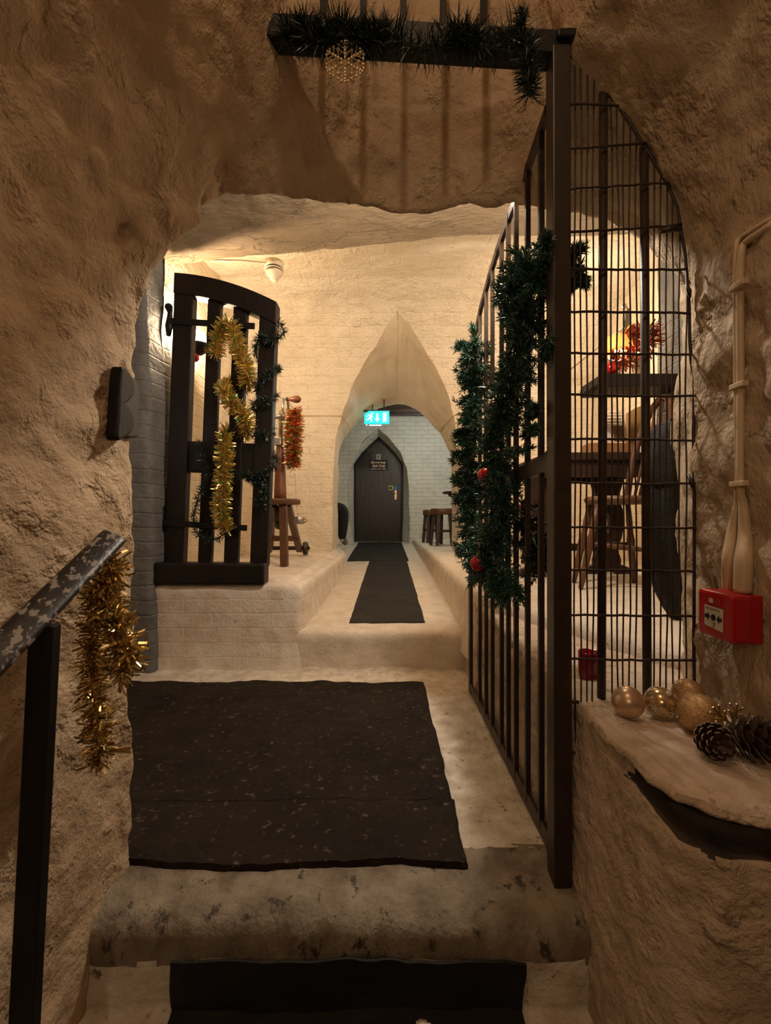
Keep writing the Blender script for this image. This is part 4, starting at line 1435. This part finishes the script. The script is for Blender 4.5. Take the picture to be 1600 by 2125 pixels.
# worn handrail and its post
hr = thing('handrail', 'worn black painted handrail on a dark post along the left wall', 'handrail', (-.58, .8, .75))
a, b = P(238, 1112, .93), P(-70, 1440, .60)
b.x = -.578
b = a + (b - a) * 2.6
ax = (b - a).normalized()
side_ = ax.cross(Vector((.50, -.62, .60))).normalized()
nrm = ax.cross(side_).normalized()
mb = MB()
n = 18
vs, fs = [], []
N_ = 70
for i in range(N_):
    p = a.lerp(b, i / (N_ - 1))
    for k in range(n):
        an = 2 * math.pi * k / n
        ca, sa = math.cos(an), math.sin(an)
        vs.append(p + side_ * .0255 * math.copysign(abs(ca) ** .6, ca) + nrm * .0085 * math.copysign(abs(sa) ** .8, sa))
for i in range(N_ - 1):
    for k in range(n):
        k2 = (k + 1) % n
        fs.append((i * n + k, i * n + k2, (i + 1) * n + k2, (i + 1) * n + k))
fs += [tuple(range(n)), tuple((N_ - 1) * n + k for k in range(n))]
mb.add(vs, fs)
mb.build('rail', M['rail_worn'], hr, smooth=True, bevel=.003)
pt = MB().bar(P(94, 1295, .735), Vector((-.612, .735, -.21)), .040, .022)
pt.build('post', M['iron_dark'], hr, bevel=.003)
bk = MB().tube([P(215, 1150, .92), P(205, 1178, .925), Vector((-.665, .93, .76))], .012, 8)
bk.build('wall_bracket', M['iron_dark'], hr, smooth=True)

# ------------------------------------------------------------------ mats
def matting(name, x0, x1, y0, y1, zf, m, label, amps=NZ, lift=.008, xf=None, step=.02):
    rows = []
    for y, top in ((y0, 0), (y0 + .004, 1), (y0 + .11, 1), (y0 + .122, 1), (y1 - .004, 1), (y1, 0)):
        a_, b_ = (x0, x1) if xf is None else xf(y)
        z = zf(y) + (lift if top else -.012)
        rows.append([Vector((a_, y, zf(y) - .012)), Vector((a_ + .004, y, z)), Vector((b_ - .004, y, z)), Vector((b_, y, zf(y) - .012))])
    mb_ = patch(rows, step, (False, False), amps)
    return tag(mb_.build(name, m, smooth=False, fix=False), label, 'mat', kind='thing')


matting('floor_mat', -1.62, .205, 1.385, 2.40, lambda y: .004, M['rubber'], 'large dark brown mat with worn patches on the landing')
matting('floor_mat', -.68, .212, 1.135, 1.395, lambda y: .007, M['rubber'], 'narrow dark mat strip at the front of the landing', step=.014, xf=lambda y: (-.655 if y < 1.235 else -1.60, .212))


def fz(y):
    for (a_, za), (b_, zb) in zip(prof[3:], prof[4:]):
        if y <= b_:
            return za + (zb - za) * (y - a_) / (b_ - a_)
    return prof[-1][1]


def rx(y):
    t = (y - 2.85) / 3
    return (-.238 + .03 * t, .26 + .02 * t)


rows = []
for y, top in ((2.80, 0), (2.804, 1), (3.4, 1), (4.2, 1), (5.0, 1), (6.2, 1), (6.204, 0)):
    a_, b_ = rx(y)
    z = fz(y) + (.007 if top else -.01)
    rows.append([Vector((a_, y, fz(y) - .01)), Vector((a_ + .004, y, z)), Vector((b_ - .004, y, z)), Vector((b_, y, fz(y) - .01))])
mb = patch(rows, .025, (False, False), LOW)
tag(mb.build('runner_mat', M['runner'], fix=False), 'long grey runner down the middle of the raised passage', 'mat', kind='thing')
rows = []
for y, top in ((5.62, 0), (5.624, 1), (6.8, 1), (8.15, 1), (8.154, 0)):
    z = fz(y) + (.011 if top else -.01)
    a_ = -.50 if y > 5.7 else -.50
    rows.append([Vector((a_ + (y - 5.62) * .01, y, fz(y) - .01)), Vector((a_ + .004, y, z)), Vector((.30, y, z)), Vector((.304, y, fz(y) - .01))])
mb = patch(rows, .03, (False, False), LOW)
tag(mb.build('runner_mat', M['runner'], fix=False), 'wider grey mat lying before the pointed door', 'mat', kind='thing')
rows = []
for y, z in ((.9795, -.078), (.980, -.19), (.955, -.196), (.62, -.200), (.60, -.205)):
    rows.append([Vector((x, y, z)) for x in (-.472, -.2, .1, .300)])
mb = patch(rows, .014, (False, False), ((4, .012), (14, .006), (40, .002)))
sm_ = mb.build('step_mat', M['rubber_low'], fix=False)
so_ = sm_.modifiers.new('thickness', 'SOLIDIFY')
so_.thickness = .006
tag(sm_, 'black matting folded over the lowest visible step', 'mat', kind='thing')
c = P(872, 2088, .93)
lt = MB()
rng = random.Random(5)
for k in range(6):
    lt.ball((c.x + rng.uniform(-.02, .02), .935 + rng.uniform(-.006, .012), -.192 + rng.uniform(0, .012)), rng.uniform(.007, .014), 7, sc=(1.2, .8, .7))
tag(lt.build('crumpled_paper', M['paper'], fix=False), 'crumpled scrap of paper on the black step matting', 'litter', kind='thing')

# ================================================================== FURNITURE BEYOND THE MESH
PZ = .505
tb = thing('pub_table', 'dark oak trestle table with carved end boards behind the mesh', 'table', (1.3, 3.0, PZ))
MB().box((1.30, 3.02, 1.268), (.62, .64, .05)).build('tabletop', M['wood_dark'], tb, bevel=.006)
ap = MB().box((1.30, 2.745, 1.195), (.56, .03, .10)).box((1.30, 3.29, 1.195), (.56, .03, .10))
ap.box((1.035, 3.02, 1.195), (.03, .54, .10)).box((1.565, 3.02, 1.195), (.03, .54, .10))
ap.build('apron', M['wood_dark'], tb, bevel=.003)
HW = [(.106, 1.19), (.100, 1.12), (.083, 1.06), (.085, 1.00), (.108, .93), (.110, .84), (.098, .76), (.073, .69), (.076, .65), (.093, .60), (.090, .57), (.145, .55), (.16, PZ), (.06, PZ), (.045, PZ + .015)]
for cx, cy in ((1.045, 2.93), (1.53, 3.05)):
    out = [(cx - w_, cy, z) for w_, z in HW] + [(cx + w_, cy, z) for w_, z in reversed(HW)]
    t = MB()
    slot = [(-.012, .80), (-.018, .85), (-.012, .91), (.0, .925), (.012, .91), (.018, .85), (.012, .80), (0, .785)]
    # board with a pierced slot: left half and right half meet above and below the slot
    L_ = [(cx - w_, cy, z) for w_, z in HW] + [(cx, cy, PZ + .015)] + [(cx, cy, .785)] + [(cx + a, cy, z) for a, z in slot if a < 0] + [(cx, cy, .925), (cx, cy, 1.19)]
    R_ = [(cx + w_, cy, z) for w_, z in HW] + [(cx, cy, PZ + .015)] + [(cx, cy, .785)] + [(cx + a, cy, z) for a, z in reversed(slot) if a > 0] + [(cx, cy, .925), (cx, cy, 1.19)]
    t.prism(L_, (0, .045, 0)).prism(R_, (0, .045, 0))
    t.build('end_board', M['wood_dark'], tb)
MB().bar((1.0, 3.02, .69), (1.6, 3.07, .69), .05, .03).build('stretcher', M['wood_dark'], tb, bevel=.003)

# things on the table
bxo = thing('wooden_box', 'low reddish wooden box holding cards on the table', 'box', (1.42, 2.80, 1.293))
bm_ = MB().box((1.42, 2.80, 1.297), (.31, .12, .008))
for y in (2.744, 2.856):
    bm_.box((1.42, y, 1.325), (.31, .008, .062))
for x in (1.269, 1.571):
    bm_.box((x, 2.80, 1.325), (.008, .104, .062))
bm_.build('tray', M['wood_box'], bxo, bevel=.002)
rt_ = Matrix.Rotation(R(-10), 3, 'X')
cc = thing('menu_card', 'white printed menu card standing in the wooden box', 'card', P(1276, 900, 2.80))
MB().box(P(1277, 884, 2.81), (.130, .004, .21), rt_).build('card', M['paper'], cc)
lc = MB()
for k, w_ in enumerate((.07, .09, .08, .06)):
    lc.box(P(1275, 857 + k * 6, 2.785), (w_, .002, .004), rt_)
lc.build('small_lettering', M['steel'], cc)
MB().box(P(1284, 899, 2.795), (.065, .003, .10), rt_).build('red_picture', mat('card_picture', (.30, .05, .03), .5, col2=(.05, .18, .06), cscale=55), cc)
MB().prism([P(1304, 925, 2.80), P(1304, 856, 2.83), P(1316, 848, 2.83), P(1331, 842, 2.83), P(1331, 925, 2.80)], (0, .03, 0)).build('x', M['card_brown']).name = 'kraft_folder'
tag(bpy.data.objects['kraft_folder'], 'tall brown card folder standing upright in the wooden box', 'folder')

# windsor chair facing left
ch = thing('windsor_chair', 'brown hoop back windsor chair drawn up at the table', 'chair', (1.28, 2.45, PZ))
MB().lathe([(0, 0), (.155, 0), (.175, .012), (.178, .03), (.165, .042), (0, .036)], (1.295, 2.46, .968), 28).build('seat', M['wood_mid'], ch, smooth=True)
for a, b in (((1.15, 2.40, .97), (1.065, 2.42, PZ)), ((1.18, 2.56, .97), (1.13, 2.66, PZ)), ((1.40, 2.38, .97), (1.48, 2.34, PZ)), ((1.40, 2.56, .97), (1.48, 2.64, PZ))):
    a, b = Vector(a), Vector(b)
    pts = [a.lerp(b, t) for t in (0, .2, .35, .45, .55, .8, 1)]
    MB().tube(pts, [.013, .017, .016, .022, .019, .018, .012], 12).build('leg', M['wood_mid'], ch, smooth=True)
MB().tube([(1.112, 2.41, .755), (1.27, 2.40, .735), (1.44, 2.36, .715)], [.010, .016, .010], 10).build('stretcher', M['wood_mid'], ch, smooth=True)
MB().tube([(1.155, 2.61, .74), (1.30, 2.61, .735), (1.44, 2.61, .74)], [.010, .016, .010], 10).build('stretcher', M['wood_mid'], ch, smooth=True)
hoop = []
for k in range(17):
    an = math.pi * k / 16
    hoop.append(Vector((1.44 + .10 * math.sin(an), 2.46 + .185 * math.cos(an), 1.0 + .56 * math.sin(an) ** .75)))
MB().tube(hoop, .019, 10).build('hoop', M['wood_mid'], ch, smooth=True)
for k in range(5):
    y = 2.46 + (k - 2) * .062
    zt = 1.0 + .56 * (1 - ((y - 2.46) / .185) ** 2) ** .375
    MB().tube([(1.435, 2.46 + (k - 2) * .05, 1.0), (1.50, y, (1 + zt) / 2), (1.44 + .10 * (1 - ((y - 2.46) / .185) ** 2) ** .5, y, zt)], [.008, .010, .008], 8).build('spindle', M['wood_mid'], ch, smooth=True)

# red topped stool behind the table
st0 = thing('red_topped_stool', 'round stool with a dull red pad behind the table', 'stool', (1.245, 3.52, .52))
MB().lathe([(0, 0), (.185, 0), (.195, .015), (.195, .045), (.18, .06), (0, .064)], (1.245, 3.52, .94), 28).build('pad', M['red_vinyl'], st0, smooth=True)
for k in range(4):
    an = R(45 + 90 * k)
    MB().tube([(1.245 + .12 * math.cos(an), 3.52 + .12 * math.sin(an), .945), (1.245 + .17 * math.cos(an), 3.52 + .17 * math.sin(an), .515)], [.020, .015], 10).build('leg', M['wood_dark'], st0, smooth=True)

# dark coat hung in the corner just inside the jamb
co = MB()
vs, fs = [], []
n = 40
levels = [(1.262, .030, .026, 0), (1.255, .060, .036, .0), (1.22, .078, .046, .05), (1.15, .090, .052, .08), (1.09, .095, .055, .1), (1.03, .090, .050, .1), (1.0, .094, .056, .12), (.93, .106, .060, .12), (.84, .112, .062, .14), (.76, .108, .060, .16),
          (.68, .098, .056, .18), (.60, .078, .050, .18), (.54, .056, .042, .16), (.495, .030, .030, .1), (.475, .010, .012, 0)]
for i, (z, rx_, ry_, fold) in enumerate(levels):
    cx = 1.105 + .045 * max(0, (1.0 - z)) / .5
    for k in range(n):
        an = 2 * math.pi * k / n
        f = 1 + fold * math.sin(an * 7 + z * 3) * .8
        vs.append((cx + rx_ * f * math.cos(an), 1.72 + ry_ * f * math.sin(an), z))
for i in range(len(levels) - 1):
    for k in range(n):
        k2 = (k + 1) % n
        fs.append((i * n + k, i * n + k2, (i + 1) * n + k2, (i + 1) * n + k))
fs += [tuple(range(n)), tuple((len(levels) - 1) * n + k for k in range(n))]
ct = thing('coat', 'long charcoal coat hanging in the corner right of the table', 'coat', (1.12, 1.72, 1.2))
co.add(vs, fs)
co.build('body', M['cloth_black'], ct, smooth=True)
cp_ = MB()
vs, fs = [], []
lv = [(1.275, .028, .03), (1.262, .066, .045), (1.21, .086, .058), (1.13, .100, .064), (1.06, .103, .066), (1.035, .098, .062)]
for i, (z, rx_, ry_) in enumerate(lv):
    for k in range(n):
        an = 2 * math.pi * k / n
        f = 1 + .05 * math.sin(an * 5 + i)
        vs.append((1.108 + rx_ * f * math.cos(an), 1.72 + ry_ * f * math.sin(an), z + .02 * math.cos(an)))
for i in range(len(lv) - 1):
    for k in range(n):
        k2 = (k + 1) % n
        fs.append((i * n + k, i * n + k2, (i + 1) * n + k2, (i + 1) * n + k))
fs.append(tuple(range(n)))
cp_.add(vs, fs)
cp_.build('cape', M['cloth_grey'], ct, smooth=True)
MB().tube([(1.108, 1.72, 1.27), (1.112, 1.70, 1.30), (1.12, 1.60, 1.32), (1.125, 1.47, 1.32)], .006, 8).build('hanging_loop', M['iron_dark'], ct, smooth=True)

# shelf with its lamp
sh_ = MB().prism([(1.162, 2.42, 1.625), (1.172, 2.42, 1.675), (1.19, 2.42, 1.682), (1.70, 2.42, 1.682), (1.70, 2.42, 1.618), (1.18, 2.42, 1.610)], (0, .24, 0))
tag(sh_.build('lamp_shelf', M['wood_black'], bevel=.004), 'thick dark timber shelf carrying the orange lamp', 'shelf')
lp = thing('shelf_lamp', 'small lamp with an orange shade glowing on the shelf', 'lamp', (1.32, 2.53, 1.683))
lx, ly = 1.318, 2.535
MB().lathe([(0, 0), (.045, 0), (.047, .008), (.018, .02), (.012, .05), (.030, .085), (.034, .10), (.012, .105), (0, .106)], (lx, ly, 1.683), 24).build('base', M['champagne'], lp, smooth=True)
MB().ball((lx, ly, 1.822), .030, 16, sc=(1, 1, 1.1)).build('bulb', M['bulb'], lp, smooth=True)
MB().lathe([(.082, 0), (.080, .012), (.066, .07), (.058, .082), (.0565, .080), (.064, .068), (.078, .012), (.080, 0)], (lx, ly, 1.842), 28, rot=Matrix.Rotation(R(-7), 3, 'Y')).build('shade', M['shade'], lp, smooth=True)
hang_bauble('bauble', 1268, 765, 2.47, .034, M['red_gloss'], 'red bauble on the shelf under the orange lamp', False)
rng = random.Random(21)
mb = MB()
gs = catmull([P(1292, 690, 2.50), P(1312, 700, 2.49), P(1330, 690, 2.5), P(1348, 682, 2.5), P(1350, 705, 2.5), P(1340, 722, 2.5), P(1316, 728, 2.5), P(1306, 745, 2.49), P(1285, 750, 2.48), P(1266, 748, 2.48)])
mb.tube(gs, .003, 5)
tinsel(mb, gs, rng, .066, 1500, .007, [0, 0, 0, 2, 1], .25)
tag(mb.build('red_tinsel', [mat('dark_red_foil', (.30, .05, .025), .3, .5), M['gold'], M['red_foil']], fix=False), 'dark red tinsel bunched beside the orange lamp', 'tinsel', kind='thing')
jr = MB().lathe([(0, 0), (.030, 0), (.032, .005), (.028, .07), (.040, .10), (.042, .105), (.038, .104), (.026, .07), (.029, .006), (0, .005)], (1.43, 2.54, 1.683), 20)
tag(jr.build('cup', M['cream_plastic'], smooth=True), 'small pale cup on the shelf right of the lamp', 'cup')
hk = MB().tube([P(1303, 665, 3.2), P(1301, 640, 3.15), P(1296, 632, 3.12), P(1291, 637, 3.12)], .010, 6)
hk.bar(P(1303, 640, 3.16), P(1300, 680, 3.2), .04, .012).tube([P(1303, 672, 3.2), (1.75, 4.3, P(1303, 672, 3.2).z)], .008, 6)
tag(hk.build('wall_hook', M['steel']), 'bent metal hook sticking up behind the orange lamp', 'hook')

# ================================================================== FAR ROOM
def stool(x, y, z, rtop, h, label):
    t = thing('bar_stool', label, 'stool', (x, y, z), 'stools in the far room')
    MB().lathe([(0, 0), (rtop * .94, 0), (rtop, .012), (rtop, .07), (rtop * .95, .085), (0, .088)], (x, y, z + h - .088), 28).build('seat', M['wood_mid'], t, smooth=True)
    for k in range(5):
        an = R(20 + 72 * k)
        a = Vector((x + rtop * .72 * math.cos(an), y + rtop * .72 * math.sin(an), z + h - .085))
        b = Vector((x + rtop * .98 * math.cos(an), y + rtop * .98 * math.sin(an), z))
        MB().bar(a, b, .045, .04).build('leg', M['wood_dark'], t, bevel=.003)
    ring = [(x + rtop * .80 * math.cos(R(a_)), y + rtop * .80 * math.sin(R(a_)), z + h * .38) for a_ in range(0, 361, 24)]
    MB().tube(ring, .013, 6).build('foot_ring', M['wood_dark'], t)
    return t


FZ = .505
stool(.805, 6.2, FZ, .178, .51, 'round brown wooden stool in front beside the arch edge')
stool(.70, 6.75, FZ, .13, .50, 'darker stool half hidden behind the round stool')
ft = thing('corner_table', 'dark table edge showing past the right side of the arch', 'table', (1.15, 6.9, FZ))
MB().lathe([(0, 0), (.30, 0), (.31, .012), (.30, .03), (0, .032)], (1.17, 6.7, 1.245), 32).build('tabletop', M['wood_dark'], ft, smooth=True)
MB().lathe([(0, 0), (.22, 0), (.22, .035), (0, .036)], (1.17, 6.7, 1.205), 28).build('rim', M['wood_mid'], ft, smooth=True)
MB().lathe([(0, 0), (.16, 0), (.14, .03), (.055, .08), (.05, .35), (.09, .55), (.12, .70), (0, .701)], (1.17, 6.7, FZ), 20).build('pedestal', M['wood_mid'], ft, smooth=True)


# person sitting just beyond the arch, mostly hidden by its left pier
def skin_mesh(name, verts, edges, m, parent=None, sub=2, k=1.):
    me = bpy.data.meshes.new(name)
    me.from_pydata([v[:3] for v in verts], edges, [])
    bm = bmesh.new()
    bm.from_mesh(me)
    lay = bm.verts.layers.skin.verify()
    for i, v in enumerate(bm.verts):
        r = verts[i][3] * k
        v[lay].radius = (r, r)
        v[lay].use_root = i == 0
    bm.to_mesh(me)
    bm.free()
    me.materials.append(m)
    o = bpy.data.objects.new(name, me)
    COL.objects.link(o)
    o.modifiers.new('skin', 'SKIN').use_smooth_shade = True
    s = o.modifiers.new('sub', 'SUBSURF')
    s.levels = s.render_levels = sub
    if parent:
        o.parent = parent
        o.matrix_parent_inverse = parent.matrix_world.inverted()
    return o


px0, py0 = -.985, 6.18
pv = [(px0, py0, 1.00, .14), (px0 + .04, py0, 1.15, .135), (px0 + .12, py0, 1.32, .145), (px0 + .17, py0, 1.43, .10), (px0 + .20, py0 - .01, 1.50, .055), (px0 + .23, py0 - .01, 1.58, .085), (px0 + .245, py0 - .01, 1.67, .09),   # 0-6
      (px0 + .16, py0 - .19, 1.41, .062), (px0 + .15, py0 - .25, 1.19, .048), (px0 + .19, py0 - .19, 1.04, .040), (px0 + .17, py0 - .12, 1.02, .036),                                                     # near arm 7-10
      (px0 + .16, py0 + .19, 1.41, .062), (px0 + .15, py0 + .25, 1.19, .048), (px0 + .19, py0 + .19, 1.04, .040), (px0 + .17, py0 + .12, 1.02, .036),
      (px0 + .06, py0 - .10, .98, .10), (px0 + .41, py0 - .13, 1.02, .075), (px0 + .41, py0 - .13, .78, .055), (px0 + .39, py0 - .13, .57, .04), (px0 + .48, py0 - .14, .535, .034),                     # near leg 15-19
      (px0 + .06, py0 + .10, .98, .10), (px0 + .40, py0 + .12, 1.01, .075), (px0 + .38, py0 + .12, .78, .055), (px0 + .36, py0 + .12, .57, .04), (px0 + .45, py0 + .12, .535, .034)]
pe = [(0, 1), (1, 2), (2, 3), (3, 4), (4, 5), (5, 6), (3, 7), (7, 8), (8, 9), (9, 10), (3, 11), (11, 12), (12, 13), (13, 14), (0, 15), (15, 16), (16, 17), (17, 18), (18, 19), (0, 20), (20, 21), (21, 22), (22, 23), (23, 24)]
body = skin_mesh('person', pv, pe, M['skin'])
tag(body, 'person in black clothes seated beyond the arch behind its left pier', 'person', kind='thing')


def subset(ids):
    mp = {i: k for k, i in enumerate(ids)}
    return [pv[i] for i in ids], [(mp[a], mp[b]) for a, b in pe if a in mp and b in mp]


v_, e_ = subset([0, 1, 2, 3, 7, 8, 9, 10, 11, 12, 13, 14])
skin_mesh('jacket', v_, e_, M['cloth_black'], body, k=1.14)
v_, e_ = subset([0, 15, 16, 17, 18, 20, 21, 22, 23])
skin_mesh('skirt', v_, e_, M['cloth_black'], body, k=1.3)
v_, e_ = subset([18, 19])
skin_mesh('boot', v_, e_, M['denim'], body, k=1.4)
v_, e_ = subset([23, 24])
skin_mesh('boot', v_, e_, M['denim'], body, k=1.4)
hm = MB().ball((px0 + .225, py0 - .01, 1.66), .112, 18, sc=(1, .95, 1.05))
hm.tube([(px0 + .15, py0 - .01, 1.62), (px0 + .12, py0 - .01, 1.5), (px0 + .10, py0 - .01, 1.36)], [.08, .085, .05], 14)
hm.build('hair', M['hair'], body, smooth=True)
bn = MB().box((px0 - .10, py0, .65), (.42, .55, .26))
tag(bn.build('low_bench', M['wood_dark'], bevel=.01), 'low dark bench under the seated person', 'bench')

# ================================================================== LIGHT
def lamp(name, loc, power, col, rad=.05):
    l = bpy.data.lights.new(name, 'POINT')
    l.energy = power
    l.color = col
    l.shadow_soft_size = rad
    o = bpy.data.objects.new(name, l)
    COL.objects.link(o)
    o.location = loc
    return o


WARM = (1, .75, .50)
lamp('stair_lamp', (.0, .15, 2.70), 12, WARM, .03)
lamp('lower_stair_lamp', (-.30, -1.15, 1.65), 15, WARM, .06)
lamp('landing_lamp', (.40, 1.72, 2.22), 70, (1, .87, .72), .05)
lamp('alcove_cool_light', (-1.45, 1.75, 1.5), .9, (.60, .76, 1), .15)  # cool light from an unseen source, no window in the alcove
lamp('far_room_lamp', (.75, 6.7, 2.32), 26, (.97, 1, .92), .08)
lamp('inner_room_fill', (1.45, 3.5, 2.3), 24, WARM, .06)  # added unseen fill to brighten the inner room, no fixture there
w = bpy.data.worlds.new('world')
w.use_nodes = True
w.node_tree.nodes['Background'].inputs[0].default_value = (1, .7, .45, 1)
w.node_tree.nodes['Background'].inputs[1].default_value = .004
SC.world = w
vs = SC.view_settings
vs.view_transform = 'Standard'
vs.look = 'None'
vs.gamma = 1
vs.use_curve_mapping = False
vs.exposure = .0
SC.cycles.use_denoising = True
SC.cycles.max_bounces = 8
SC.cycles.diffuse_bounces = 4
SC.cycles.sample_clamp_indirect = 4
